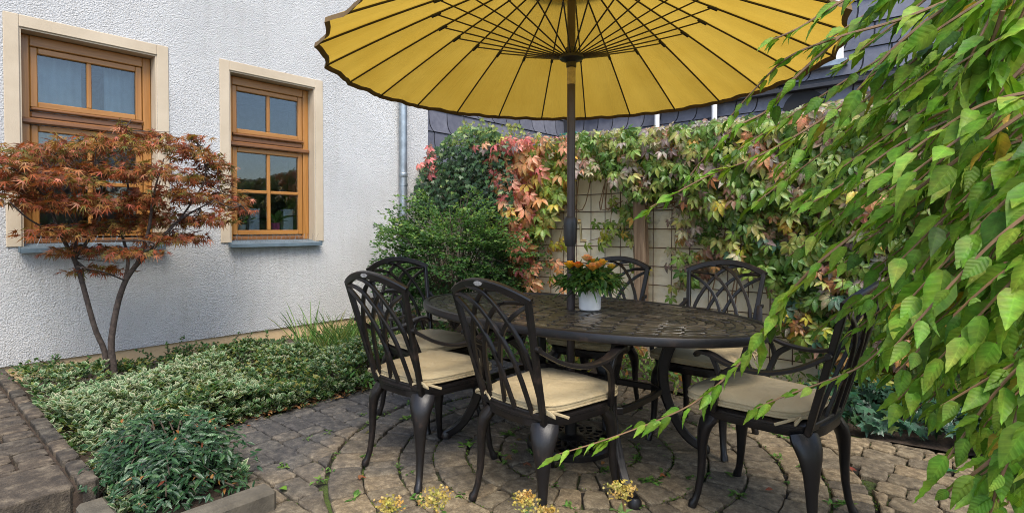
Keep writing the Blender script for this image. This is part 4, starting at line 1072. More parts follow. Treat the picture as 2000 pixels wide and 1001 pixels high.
for i in range(560):
    a = rng.uniform(0, 2 * math.pi); el = math.asin(rng.uniform(-.75, .98)); d = np.array([math.cos(a) * math.cos(el), math.sin(a) * math.cos(el), math.sin(el)])
    if d[1] > .5: continue
    rad = (np.array([.86, .66, .72]) * (1 + .10 * math.sin(3 * a + 2 * el) + rng.uniform(-.08, .10)))
    c = SB + np.array([0, 0, .82]); p1 = c + d * rad * np.array([1, 1, 1.0 if d[2] > 0 else .9])
    p0 = c + d * rad * rng.uniform(.3, .68)
    L = np.linalg.norm(p1 - p0) + rng.uniform(.02, .22); dd = nrm(nrm(p1 - p0) * .8 + nrm([d[0], d[1], .12]) * .7)
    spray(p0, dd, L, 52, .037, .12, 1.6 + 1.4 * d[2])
    if i % 4 == 0: st_.tube(spline([SB * [1, 1, 0] - SB + np.array([0, 0, .1]), p0 - SB, p1 - SB], 8), np.linspace(.008, .002, 8), 5)
for k in range(24):
    q = on_y(rng.uniform(728, 830), rng.uniform(380, 540), 3.75); d = q - (SB + np.array([0, -.2, .9])); spray(q - nrm(d) * .28, d, .36, 70, .034, .05, 1.8)
st_.build('stem', 'twig', sb, smooth=True)
T, D, N, S, pi = map(np.concatenate, (T, D, N, S, pi))
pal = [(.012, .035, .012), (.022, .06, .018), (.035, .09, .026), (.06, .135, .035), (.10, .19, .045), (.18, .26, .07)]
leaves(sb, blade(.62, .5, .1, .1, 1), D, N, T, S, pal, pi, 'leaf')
# dead leaf and red shoot tips in the bush are left to the creeper behind

# ------------------------------------------------------------------ climbers on the garden wall
LF = blade(.43, .52, .20, .34, 6, 1.6, 0, .012, .30)
CRP = compound(LF, [R(a) for a in (-100, -47, 4, 52, 106)], [.70, .95, 1.05, .92, .64], .5)
IVY = star([(-2.2, .45), (-1.35, .72), (-.62, .62), (0, 1.0), (.62, .62), (1.35, .72), (2.2, .45)], .82, .05, .12)
P_RED = [(.55, .19, .17), (.58, .25, .19), (.58, .30, .18), (.50, .28, .12), (.46, .13, .14)]
P_YEL = [(.34, .36, .05), (.42, .38, .06), (.24, .32, .05), (.50, .34, .07), (.18, .27, .05)]
P_GRN = [(.07, .15, .032), (.10, .20, .04), (.14, .235, .052), (.19, .28, .06), (.29, .32, .10)]
P_PUR = [(.20, .16, .17), (.29, .26, .25), (.32, .27, .19), (.36, .36, .24), (.24, .14, .11)]
P_TEAL = [(.045, .13, .085), (.10, .19, .145)]
PAL = P_RED + P_YEL + P_GRN + P_PUR + P_TEAL + [(.40, .22, .09), (.30, .16, .07)]
iR, iY, iG, iP, iT = range(0, 5), range(5, 10), range(10, 15), range(15, 20), range(20, 22)
def wall_leaves(poly, n, wts, size, dmax=.26, seed=0, Y=4.56):
    n = int(n * 2.1); size = size * .80
    """random spots inside an outline seen on the wall, each leaf hung a hand's breadth or two in front of it"""
    q = poly_points(poly, n); off = rng.uniform(.02, dmax, n)
    P = np.array([on_y(a, b, Y - o) for (a, b), o in zip(q, off)])
    d = nrm(np.stack([rng.normal(0, .55, n), rng.normal(-.25, .3, n), rng.normal(-.95, .3, n)], 1)); nn = nrm(np.stack([rng.normal(.15, .30, n), rng.normal(-.80, .2, n), rng.normal(.72, .28, n)], 1))
    ids = np.concatenate([np.array(list(r_)) for r_ in wts]); pr_ = np.concatenate([np.full(len(r_), w / len(r_)) for r_, w in wts.items()]); pr_ /= pr_.sum()
    ph = rng.uniform(0, 6.28, 4); f_ = .5 + .25 * (np.sin(P[:, 0] * 7 + ph[0]) * np.sin(P[:, 2] * 9 + ph[1]) + np.sin(P[:, 0] * 13 + P[:, 2] * 11 + ph[2])); f_ = np.clip(f_ + rng.normal(0, .20, n), 0, .999)
    pick = ids[np.minimum(np.searchsorted(np.cumsum(pr_), f_), len(ids) - 1)]
    return P, d, nn, rng.uniform(.65, 1.25, n) * size, pick, off
ivy = empty('wall_ivy', (1.0, 4.6, 0)); tag(ivy, 'dark green ivy mass over the left end of the garden wall', 'ivy')
iv = [wall_leaves([(815, 350), (838, 300), (870, 270), (905, 245), (960, 250), (1000, 275), (1000, 430), (900, 420), (830, 420), (800, 400)], 1500, {(0, 1): 1}, .062, .42, Y=4.6), wall_leaves([(990, 420), (1000, 560), (1050, 560), (1060, 600), (930, 600), (930, 420)], 420, {(0, 1): 1}, .055, .25)]
P_, d_, n_, s_, i_, o_ = [np.concatenate(z) for z in zip(*iv)]
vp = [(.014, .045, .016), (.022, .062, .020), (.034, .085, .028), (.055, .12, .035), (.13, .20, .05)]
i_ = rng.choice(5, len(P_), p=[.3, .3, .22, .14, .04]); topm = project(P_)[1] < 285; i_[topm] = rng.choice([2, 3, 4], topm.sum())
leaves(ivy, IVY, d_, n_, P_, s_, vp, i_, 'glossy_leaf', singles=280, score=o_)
n = 150; q = poly_points([(890, 262), (905, 238), (945, 232), (970, 248), (1010, 240), (1030, 262), (960, 275)], n); P = np.array([on_y(a, b_, 4.5 - rng.uniform(0, .25)) for a, b_ in q])
leaves(ivy, star([(i * .7 - 2.8, 1) for i in range(9)], .35, .2, -.3), rand_dirs(n, (0, 0, 1), .7), rand_dirs(n, (.2, -.8, .6), .4), P, rng.uniform(.018, .034, n), [(.33, .38, .13), (.22, .29, .08)], rng.integers(0, 2, n), mass='flower_umbel')

cr = empty('wall_creeper', (3.5, 4.6, 0)); tag(cr, 'creeper turning red, yellow and purple over the garden wall', 'creeper')
W = []
red = {iR: 1.0, (8, 22, 23): .16}
W.append(wall_leaves([(955, 285), (1000, 268), (1062, 275), (1058, 330), (1050, 380), (1035, 430), (1030, 500), (1050, 570), (1000, 520), (985, 470), (975, 400), (960, 345)], 120, red, .150, .36))
W.append(wall_leaves([(960, 268), (1110, 255), (1110, 300), (1000, 300), (940, 290), (900, 285)], 45, {iR: .6, iP: .5, iY: .3}, .10, .40))
W.append(wall_leaves([(820, 300), (840, 280), (850, 300), (850, 340), (835, 345), (818, 330)], 14, {(4, 0, 19): 1}, .10, .45))
W.append(wall_leaves([(1035, 285), (1115, 265), (1112, 325), (1095, 390), (1070, 440), (1045, 470), (1040, 400), (1055, 340)], 100, {iY: 1.0, (2, 3): .25, (13, 14): .5}, .125, .32))
W.append(wall_leaves([(1000, 470), (1050, 480), (1055, 560), (1030, 585), (1000, 540)], 18, {(2, 3, 8, 22): 1}, .10, .2))
mixg = {iG: .80, iP: .30, iY: .07, iT: .05, (1, 2): .02}
W.append(wall_leaves([(1110, 258), (1330, 245), (1330, 330), (1290, 385), (1240, 385), (1190, 345), (1110, 335)], 300, mixg, .10, .34))
W.append(wall_leaves([(1330, 245), (1500, 228), (1640, 205), (1640, 400), (1480, 400), (1400, 420), (1330, 390)], 520, mixg, .11, .36))
W.append(wall_leaves([(1620, 205), (1760, 160), (2060, 120), (2060, 420), (1640, 420)], 420, mixg, .115, .40))
W.append(wall_leaves([(1250, 255), (1330, 240), (1500, 222), (1650, 195), (1780, 165), (1780, 190), (1650, 225), (1500, 245), (1330, 262)], 150, {iP: .75, iG: .25, iY: .12}, .10, .30, Y=4.62))
W.append(wall_leaves([(1400, 410), (2080, 400), (2080, 720), (1640, 700), (1520, 640), (1500, 545), (1430, 520), (1400, 470)], 860, {iG: .80, iP: .24, iT: .09, iY: .06, (22, 23): .02}, .105, .32))
W.append(wall_leaves([(1500, 600), (2080, 690), (2080, 830), (1660, 740), (1560, 690)], 120, {iG: .7, iY: .3, (22, 23): .15}, .10, .30))
W.append(wall_leaves([(1330, 390), (1400, 400), (1410, 520), (1350, 560), (1320, 520), (1325, 440)], 34, {iG: .6, iP: .4, (22,): .1}, .095, .2))
stems = MB()
for pts, n, wt in (([(1190, 335), (1195, 400), (1185, 455), (1150, 470)], 12, {iG: .5, iY: .5}), ([(1235, 370), (1225, 420), (1220, 460)], 11, {iG: .6, iY: .3}), ([(1240, 380), (1232, 440), (1238, 510), (1222, 560)], 13, {iY: .6, iG: .4}), ([(1330, 400), (1318, 470), (1330, 540), (1325, 570)], 14, {iG: .5, iP: .5}), ([(1065, 470), (1080, 520), (1075, 575)], 7, {(2, 3, 7): 1}), ([(1100, 440), (1090, 480)], 5, {(2, 5, 6): 1}), ([(1175, 480), (1250, 420)], 8, {iG: .7, iY: .3}), ([(1100, 575), (1085, 600)], 4, {(2, 3): 1})):
    sp_ = spline([on_y(a, b_, 4.5) for a, b_ in pts], 20); stems.tube(sp_ - np.array([3.5, 4.6, 0]), .003, 5)
    Pp = sp_[rng.integers(0, 20, n)] + rng.normal(size=(n, 3)) * np.array([.05, .02, .03]); ids = np.concatenate([np.array(list(r_)) for r_ in wt]); 
    W.append((Pp, nrm(np.stack([rng.normal(0, .6, n), rng.normal(-.2, .2, n), rng.normal(-.9, .2, n)], 1)), nrm(np.stack([rng.normal(.1, .3, n), -np.ones(n), rng.normal(.4, .3, n)], 1)), rng.uniform(.065, .10, n), rng.choice(ids, n), np.full(n, .3)))
W.append(wall_leaves([(1120, 615), (1260, 620), (1260, 700), (1120, 700)], 24, {iY: .7, (2, 3, 22): .4, iG: .3}, .085, .3, Y=4.35))
for k in range(26):
    x0 = rng.uniform(1.9, 6.6); z0 = 2.0; stems.tube(spline([(x0 - 3.5, -.10, z0), (x0 - 3.5 + rng.normal() * .1, -.12, 1.4), (x0 - 3.5 + rng.normal() * .2, -.10, rng.uniform(.2, 1.0) if x0 > 3.9 or x0 < 2.1 else 1.45)], 10), .005, 5)
stems.build('stem', 'vine_stem', cr, smooth=True)
P_, d_, n_, s_, i_, o_ = [np.concatenate(z) for z in zip(*W)]
leaves(cr, CRP, d_, n_, P_, s_, PAL, i_, 'creeper_leaf', singles=300, score=s_ * (.3 + o_), xr=(0, 1800))

# ------------------------------------------------------------------ planting in the bed: variegated ground cover
VAR = Tmpl([(0, 0, 0), (-.30, .38, .06), (-.16, .4, .02), (0, .45, 0), (.16, .4, .02), (.30, .38, .06), (0, 1, -.06), (0, .82, -.03)], [(0, 2, 1), (0, 3, 2), (0, 4, 3), (0, 5, 4), (1, 2, 7, 6), (2, 3, 7), (3, 4, 7), (4, 5, 6, 7)], None, [0, 1, .15, 0, .15, 1, 1, .2])
def mound(x, y):
    h = .17 + .06 * np.sin(2.1 * x + 1.3 * y) + .05 * np.sin(4.3 * y - 1.7 * x) + .03 * np.sin(9 * x + 7 * y)
    h = h * np.clip((2.22 - x) / .14, .45, 1) ; h = h * np.clip(.30 + x / 1.0, .3, 1)
    return h
def sprigs(cx, cy, hh, per, size, spreadz=.5):
    n = len(cx); d0 = nrm(np.stack([rng.normal(.15, .6, n), rng.normal(-.1, .6, n), np.full(n, 1.0)], 1)); L = rng.uniform(.05, .11, n)
    base = np.stack([cx, cy, hh - L * .8 + rng.normal(0, .012, n)], 1)
    t = rng.uniform(.1, 1, (n, per)); a = rng.uniform(0, 6.28, (n, per))
    P = base[:, None, :] + d0[:, None, :] * (t * L[:, None])[:, :, None]
    out = np.stack([np.cos(a), np.sin(a), np.full_like(a, spreadz)], 2); D = nrm(out + d0[:, None, :] * .3); N = nrm(-out * np.array([.5, .5, 0]) + np.array([.15, -.1, 1.0]) + rng.normal(size=out.shape) * .25)
    P = P + out * .008
    return P.reshape(-1, 3), D.reshape(-1, 3), N.reshape(-1, 3), rng.uniform(.7, 1.3, n * per) * size
gc = empty('variegated_groundcover', (1.1, 2.2, 0)); tag(gc, 'white edged variegated ground cover filling the bed along the house', 'ground cover', kind='stuff')
n = 5800; X = rng.uniform(.04, 2.16, n); Y = rng.uniform(.60, 3.75, n); ok = (X < 2.09 + .05 * np.sin(Y * 7)) & ~((X < 1.1) & (Y < 1.55) & (rng.random(n) < .55)) & ~((X > .9) & (Y > 3.55))
ok &= (X > .34) | (rng.random(n) < .16)
X, Y = X[ok], Y[ok]; P, D, N, S = sprigs(X, Y, mound(X, Y), 9, .034)
vz = np.repeat(np.clip(.33 + .35 * np.sin(X * 2.2 + .6) + .25 * np.sin(Y * 3.1) - .45 * (X < .75) + .28 * (X > 1.3), 0.05, .97), 9)
isv = rng.random(len(P)) < vz; pal = [(.024, .072, .028), (.036, .095, .036), (.055, .125, .046), (.020, .05, .018), (.045, .10, .025), (.14, .17, .05)]; pal2 = [(.42, .50, .34), (.34, .44, .29), (.52, .58, .43), (.04, .09, .03), (.06, .13, .035), (.28, .28, .07)]
pi = np.where(isv, rng.choice([0, 1, 2], len(P)), rng.choice([3, 4, 3, 4, 5], len(P), ))
leaves(gc, VAR, D, N, P, S, pal, pi, 'leaf', pal2=pal2)
n = 650; X = rng.uniform(1.93, 2.17, n); Y = rng.uniform(1.12, 3.5, n)
P, D, N, S = sprigs(X, Y, rng.uniform(.05, .11, n), 9, .034); leaves(gc, VAR, D, N, P, S, pal, rng.choice([0, 1, 2, 3, 4], len(P)), 'leaf', pal2=pal2, mass='edge_patch')
n = 1200; X = rng.uniform(1.2, 2.95, n); Y = rng.uniform(.62, 1.65, n); ok = (X < 2.12) | (Y < 1.12); X, Y = X[ok], Y[ok]
P, D, N, S = sprigs(X, Y, np.clip(.22 + .05 * np.sin(6 * X + 4 * Y), 0, 1) * np.clip((2.95 - X) / .6, .3, 1), 9, .036); leaves(gc, VAR, D, N, P, S, pal, rng.choice([0, 1, 2, 2], len(P)), 'leaf', pal2=pal2, mass='front_patch')
# dark glossy cotoneaster spilling over the kerb
gs = empty('glossy_shrub', (2.75, .85, 0)); tag(gs, 'low dark glossy leaved shrub spilling over the kerb in the lower left', 'shrub')
T, D, N, S, tw = [], [], [], [], MB()
for i in range(560):
    a = rng.uniform(0, 6.283); el = rng.uniform(.05, 1.2); d = np.array([math.cos(a) * math.cos(el), math.sin(a) * math.cos(el), math.sin(el)])
    c = np.array([2.72, .86, .05]); L = rng.uniform(.6, 1.05); p1 = c + d * np.array([.50, .34, .30]) * L; p1[2] -= .06 * rng.random()
    mid = c + d * np.array([.26, .18, .24]); sp_ = spline([c + rng.normal(size=3) * np.array([.15, .1, .01]), mid, p1], 14)
    if i % 9 == 0: tw.tube(sp_ - np.array([2.75, .85, 0]), np.linspace(.005, .0015, 14), 5)
    k = 13; idx = rng.integers(2, 14, k); tdir = nrm(sp_[-1] - sp_[6]); sd = rng.choice([-1, 1], k); side = nrm(np.cross(tdir, [0, 0, 1.]))
    T.append(sp_[idx] + rng.normal(size=(k, 3)) * .01); D.append(nrm(tdir * .7 + side * sd[:, None] * .8 + rng.normal(size=(k, 3)) * .3 + np.array([0, 0, -.15]))); N.append(nrm(rng.normal(size=(k, 3)) * .35 + np.array([.35, -.25, 1]))); S.append(rng.uniform(.030, .048, k))
tw.build('stem', 'twig', gs, smooth=True)
T, D, N, S = map(np.concatenate, (T, D, N, S)); pal = [(.012, .040, .017), (.020, .060, .024), (.030, .082, .031), (.045, .105, .038), (.22, .10, .03), (.16, .04, .02)]
leaves(gs, blade(.34, .45, .16, .2, 3), D, N, T, S, pal, rng.choice(6, len(T), p=[.32, .33, .21, .12, .015, .005]), 'glossy_leaf', singles=290)
lt = empty('leaf_litter', (2.05, 2.0, 0)); tag(lt, 'brown leaf litter along the edge between bed and paving', 'leaf litter', kind='stuff')
n = 420; leaves(lt, blade(.6, .5, .2, .2, 2), rand_dirs(n, (0, 0, 0)) * np.array([1, 1, .2]), rand_dirs(n, (0, 0, 1.5), .5), np.stack([rng.normal(2.13, .03, n), rng.uniform(1.15, 3.4, n), rng.uniform(.005, .03, n)], 1), rng.uniform(.015, .035, n), [(.16, .08, .04), (.24, .12, .06), (.09, .05, .03), (.30, .19, .09)], rng.integers(0, 4, n))
# upright shoots by the wall, grass clumps, a field stone
def grass(name, x, y, n, hgt, spread, label, wid=.012):
    g_ = empty(name, (x, y, 0)); tag(g_, label, 'grass', 'grass clumps by the plinth')
    a = rng.uniform(0, 6.283, n); d = np.stack([np.cos(a) * rng.uniform(.05, .55, n), np.sin(a) * rng.uniform(.05, .55, n), np.ones(n)], 1); S = rng.uniform(.45, 1.0, n) * hgt
    T = np.stack([x + rng.normal(0, spread, n), y + rng.normal(0, spread, n), np.full(n, .02)], 1); G = blade(wid / .4, .25, .15, .22, 5, 1.0)
    leaves(g_, G, d, np.stack([-d[:, 0], -d[:, 1], np.full(n, .3)], 1), T, S, [(.07, .15, .04), (.10, .20, .05), (.14, .24, .07), (.20, .24, .08)], rng.integers(0, 4, n), 'leaf')
pz = on_z(665, 705, .05); grass('grass_clump', pz[0], pz[1], 220, .52, .10, 'tall grass clump left of the chair at the left table end')
pz = on_z(606, 690, .1); grass('grass_clump', pz[0], pz[1], 34, .60, .03, 'thin single grass tuft against the cream plinth')
pz = on_z(725, 690, .05); grass('grass_clump', pz[0], pz[1], 150, .42, .11, 'low grass clump behind the left chairs')
n = 1100; q = poly_points([(600, 660), (760, 640), (900, 640), (1040, 640), (1040, 700), (900, 700), (720, 760), (620, 700)], n); P = np.array([on_z(a, b_, rng.uniform(.02, .16)) for a, b_ in q]); P = P[P[:, 1] < 4.5]; n = len(P)
wb_ = empty('bed_weeds', (1.2, 3.8, 0)); tag(wb_, 'leafy green weeds under the bush and behind the left chairs', 'weeds', kind='stuff')
leaves(wb_, blade(.5, .45, .1, .25, 2), rand_dirs(n, (0, 0, .6), .8), rand_dirs(n, (0, 0, 1), .5), P, rng.uniform(.03, .07, n), [(.05, .12, .03), (.08, .17, .04), (.13, .22, .06)], rng.integers(0, 3, n))
def shoots(x, y, k, hgt, label):
    s_ = empty('upright_shoots', (x, y, 0)); tag(s_, label, 'plant', 'shoots along the plinth'); T, D = [], []; tw = MB()
    for i in range(k):
        a = rng.uniform(0, 6.28); sp_ = spline([(x + rng.normal() * .05, y + rng.normal() * .05, .05), (x + math.cos(a) * .06, y + math.sin(a) * .1, hgt * .6), (x + math.cos(a) * .12, y + math.sin(a) * .24, hgt * rng.uniform(.8, 1.1))], 16)
        tw.tube(sp_ - np.array([x, y, 0]), .0025, 5); idx = rng.integers(5, 16, 30); T.append(sp_[idx]); D.append(rand_dirs(30, (0, 0, .3)))
    tw.build('stem', 'twig', s_); T, D = np.concatenate(T), np.concatenate(D); n = len(T)
    leaves(s_, blade(.6, .5, .1, .1, 1), D, rand_dirs(n, (.3, -.1, 1), .4), T, rng.uniform(.018, .032, n), [(.03, .08, .025), (.05, .11, .03)], rng.integers(0, 2, n), 'leaf')
for px, py, k, h, lb in ((75, 770, 5, .27, 'leafy shoots at the far left end of the cream plinth'), (150, 745, 5, .28, 'leafy shoots left of the maple trunks'), (330, 715, 5, .24, 'leafy shoots right of the maple trunks below the window'), (445, 700, 5, .24, 'leafy shoots midway along the cream plinth'), (530, 690, 5, .22, 'leafy shoots nearest the grass clumps along the plinth')):
    pz = on_z(px, py, .05); shoots(max(pz[0], .12), pz[1], k, h, lb)
pz = on_z(575, 690, .03); fs = MB(); fs.lathe([(.02, -.02), (.10, 0), (.12, .035), (.085, .075), (.02, .09)], n=11); o = fs.build('field_stone', 'kerb_concrete', None, smooth=60, loc=(max(pz[0], .25), pz[1], .06)); o.scale = (.8, 1.2, .9); tag(o, 'grey brown field stone lying against the cream plinth', 'stone')
# ivy on the ground at the right and weeds under the wall
ig = empty('ground_ivy', (5.3, 4.0, 0)); tag(ig, 'dark glossy ivy covering the soil at the right edge of the paving', 'ivy', kind='stuff')
n = 1500; X = rng.uniform(4.75, 7.4, n); Y = rng.uniform(3.72, 4.5, n); Z = .05 + .17 * rng.random(n) * np.clip((Y - 3.68) / .2, .3, 1)
leaves(ig, IVY, rand_dirs(n, (0, -.5, -.1), .6), rand_dirs(n, (.05, -.45, 1), .4), np.stack([X, Y, Z], 1), rng.uniform(.05, .085, n), [(.018, .06, .04), (.03, .085, .055), (.05, .115, .075), (.03, .075, .03), (.10, .16, .05)], rng.choice(5, n, p=[.28, .3, .2, .17, .05]), 'glossy_leaf')
wd = empty('border_weeds', (3.8, 4.1, 0)); tag(wd, 'pale green weeds growing below the garden wall behind the table', 'weeds', kind='stuff')
n = 1500; X = rng.uniform(2.2, 4.9, n); Y = rng.uniform(3.68, 4.5, n)
leaves(wd, blade(.42, .45, .1, .3, 2), rand_dirs(n, (0, -.2, .7), .8), rand_dirs(n, (0, -.2, 1), .5), np.stack([X, Y, rng.uniform(.01, .14, n)], 1), rng.uniform(.03, .085, n), [(.07, .15, .035), (.11, .2, .05), (.17, .25, .08), (.3, .33, .07), (.36, .2, .07)], rng.choice(5, n, p=[.36, .32, .2, .08, .04]))
# weeds and moss in the joints, fallen leaves
jw = empty('joint_weeds', (3.9, 2.3, 0)); tag(jw, 'little weeds growing in the paving joints round the table', 'weeds', kind='stuff')
T, D, N, S = [], [], [], []
for i in range(150):
    r_, a = rng.choice(radii[2:]) if rng.random() < .75 else rng.uniform(.2, 1.6), rng.uniform(0, 6.283); c = PC + r_ * np.array([math.cos(a), math.sin(a)]); k = rng.integers(4, 11); al = rng.uniform(0, 6.28, k); sz = rng.choice([.018, .028, .042], p=[.45, .38, .17])
    if c[1] > 3.6: continue
    T.append(np.stack([c[0] + rng.normal(0, .014, k), c[1] + rng.normal(0, .014, k), np.full(k, .002)], 1)); D.append(np.stack([np.cos(al), np.sin(al), rng.uniform(.15, .9, k)], 1)); N.append(np.stack([-np.cos(al) * .3, -np.sin(al) * .3, np.ones(k)], 1)); S.append(np.full(k, sz) * rng.uniform(.7, 1.3, k))
T, D, N, S = map(np.concatenate, (T, D, N, S)); n = len(T)
leaves(jw, blade(.5, .5, .1, .3, 2), D, N, T, S, [(.06, .14, .03), (.09, .19, .04), (.13, .24, .06)], rng.integers(0, 3, n))
ms = empty('joint_moss', (3.9, 2.3, 0)); tag(ms, 'bright green moss along the paving joints', 'moss', kind='stuff')
T = []
for i in range(230):
    k = rng.integers(2, len(radii)); a0 = rng.uniform(0, 6.28)
    for j in range(rng.integers(4, 14)): a_ = a0 + j * .008 / radii[k]; T.append((PC[0] + radii[k] * math.cos(a_) + rng.normal() * .004, PC[1] + radii[k] * math.sin(a_) + rng.normal() * .004, rng.uniform(-.012, -.002)))
T = np.array(T); T = T[T[:, 1] < 3.6]; n = len(T)
leaves(ms, blade(.7, .5, .1, .2, 1), rand_dirs(n, (0, 0, .8), .8), rand_dirs(n, (0, 0, 1), .5), T, rng.uniform(.006, .012, n), [(.06, .11, .015), (.10, .16, .02)], rng.integers(0, 2, n))
FL = star([(-2.0, .45), (-1.0, .7), (0, 1), (1.0, .7), (2.0, .45)], .75, .08, .15)
def fallen(px, py, c, lab, size=.05, grp=None):
    p = on_z(px, py, 0.0); me = leaf_mesh('fallen_leaf', FL if rng.random() < .4 else blade(.6, .45, .25, .15, 3), frames(rand_dirs(1, (0, 0, 0)) * [1, 1, .1], rand_dirs(1, (0, 0, 3), .5)), np.zeros((1, 3)), np.array([size]), np.array([c])); o = finish('fallen_leaf', me, 'leaf', None, (p[0], p[1], .012)); tag(o, lab, 'leaf', grp)
fallen(560, 960, (.13, .28, .04), 'fresh green leaf lying on the paving near the long kerb stone', .055)
fallen(1848, 924, (.05, .16, .09), 'blue green leaf lying on the paving at the right', .085)
fallen(1910, 908, (.40, .42, .07), 'yellow leaf lying on the paving at the far right', .07)
fallen(1025, 908, (.36, .19, .12), 'pale brown leaf lying beside the parasol base', .05)
for px, py, lb in ((955, 870, 'curled brown leaf left of the parasol base under the nearest chair'), (990, 895, 'brown leaf between the nearest chair legs'), (1015, 862, 'brown leaf touching the parasol base rim'), (700, 935, 'brown leaf near the rear foot of the left near chair'), (725, 845, 'brown leaf behind the left near chair leg'), (1180, 905, 'brown leaf in front of the parasol base'), (880, 770, 'reddish leaf below the seat of the left near chair'), (1290, 930, 'brown leaf right of the near table foot'), (480, 835, 'brown leaf at the paving edge beside the variegated plants'), (560, 800, 'brown leaf on the soil edge below the ground cover'), (1660, 920, 'brown leaf beside the right end chair rear foot'), (1510, 960, 'brown leaf under the right end chair')):
    fallen(px, py, (.26 + rng.uniform(-.1, .1), .12 + rng.uniform(-.04, .05), .06), lb, rng.uniform(.028, .045), 'withered leaves on the paving')

# ------------------------------------------------------------------ flowering plants at the lower edge, close to the camera
CL = blade(.34, .45, .12, .15, 3)
for i, (px, py, dd, lb, sc) in enumerate(((760, 985, 1.55, 'leftmost yellow flower head at the lower picture edge', 1.0), (852, 972, 1.5, 'yellow flower head rising below the left near chair', 1.15), (1025, 975, 1.5, 'yellow flower head with fresh green leaves below the nearest chair', 1.05), (1068, 1000, 1.45, 'low yellow flower head right of the nearest chair leg', .9), (1212, 955, 1.5, 'rightmost and tallest yellow flower head on a bare stem', 1.1))):
    c = at(px, py, dd); o = empty('yellow_flower', (c[0], c[1], 0)); tag(o, lb, 'flower', 'yellow flowers at the lower edge')
    MB().tube(spline([(rng.normal() * .05, rng.normal() * .05, 0), (rng.normal() * .03, rng.normal() * .03, c[2] * .5), (0, 0, c[2])], 12), .0035, 6).build('stem', 'vine_stem', o, smooth=True)
    n = int(170 * sc); u = np.clip(rng.normal(size=(n, 3)), -1.6, 1.6) * np.array([.019, .019, .010]) * sc; bl = leaf_mesh('bloom', star([(k * 1.0472 - 3.1, 1) for k in range(7)], .5, .25, -.3), frames(rand_dirs(n), rand_dirs(n, (.3, -.3, 1), .6)), u + np.array([0, 0, c[2]]), rng.uniform(.004, .0062, n), np.array([(.46, .34, .08), (.40, .30, .09), (.52, .42, .16)])[rng.integers(0, 3, n)]); finish('flower_cluster', bl, 'petal', o, None)['kind'] = 'stuff'
    n = 16; zz = rng.uniform(.35, .97, n); a = rng.uniform(0, 6.28, n)
    if i == 4: n = 7; zz, a = zz[:n], a[:n]
    leaves(o, CL, np.stack([np.cos(a), np.sin(a), rng.uniform(.1, .9, n)], 1), np.stack([-np.cos(a) * .4, -np.sin(a) * .4, np.ones(n)], 1), np.stack([np.full(n, c[0]), np.full(n, c[1]), c[2] * zz], 1) , rng.uniform(.03, .06, n) * sc, [(.10, .21, .07), (.16, .28, .10), (.13, .22, .12)], rng.integers(0, 3, n), 'leaf', singles=20, xr=(-100, 2100))

# ------------------------------------------------------------------ the overhanging vine at the right
vn = empty('overhanging_vine', (6.4, 1.6, 0)); tag(vn, 'green vine with long drooping shoots hanging in from the right', 'vine')
VLS = [blade(.46, .36, .14, .22, 8, 1.6, .10, .012, .40), blade(.38, .34, .24, .42, 8, 1.5, .06, .016, .45), blade(.54, .38, .06, .10, 8, 1.6, .14, .010, .40), blade(.42, .33, .22, -.14, 8, 1.6, .08, .018, .45)]
VS = MB(); T, D, N, S, dep = [], [], [], [], []
down = np.array([0, 0, -1.0])
def shoot(pts, step=.046, size=.085, r0=.0045, start=.04, seed=None, tip=.5):
    P = spline([at(*q) for q in pts], 60); VS.tube(P - np.array([6.4, 1.6, 0]), np.linspace(r0, r0 * .4, 60), 6)
    seg = np.linalg.norm(np.diff(P, axis=0), axis=1); arc = np.concatenate([[0], np.cumsum(seg)]); L = arc[-1]; s = L * start; k = 0
    while s < L:
        i = min(int(np.searchsorted(arc, s)), 59); t = nrm(P[i] - P[i - 1]) if i else nrm(P[1] - P[0]); side = nrm(np.cross(t, down)); sg = 1 if k % 2 else -1
        for rep_ in range(2 if rng.random() < .35 else 1):
            z = size * (1 - (1 - tip) * s / L) * rng.uniform(.72, 1.2); pet = nrm(side * sg * .6 + down * rng.uniform(0, .5) + t * .5 + rng.normal(size=3) * .2)
            T.append(P[i] + pet * z * .22); D.append(nrm(t * 1.0 + side * sg * .45 + down * .22 + rng.normal(size=3) * .20)); N.append(nrm(np.array([0, 0, 1.0]) - FW * rng.uniform(-.2, .55) + rng.normal(size=3) * .26)); S.append(z); dep.append(0)
        s += step * rng.uniform(.7, 1.3) * (1 - .4 * s / L); k += 1
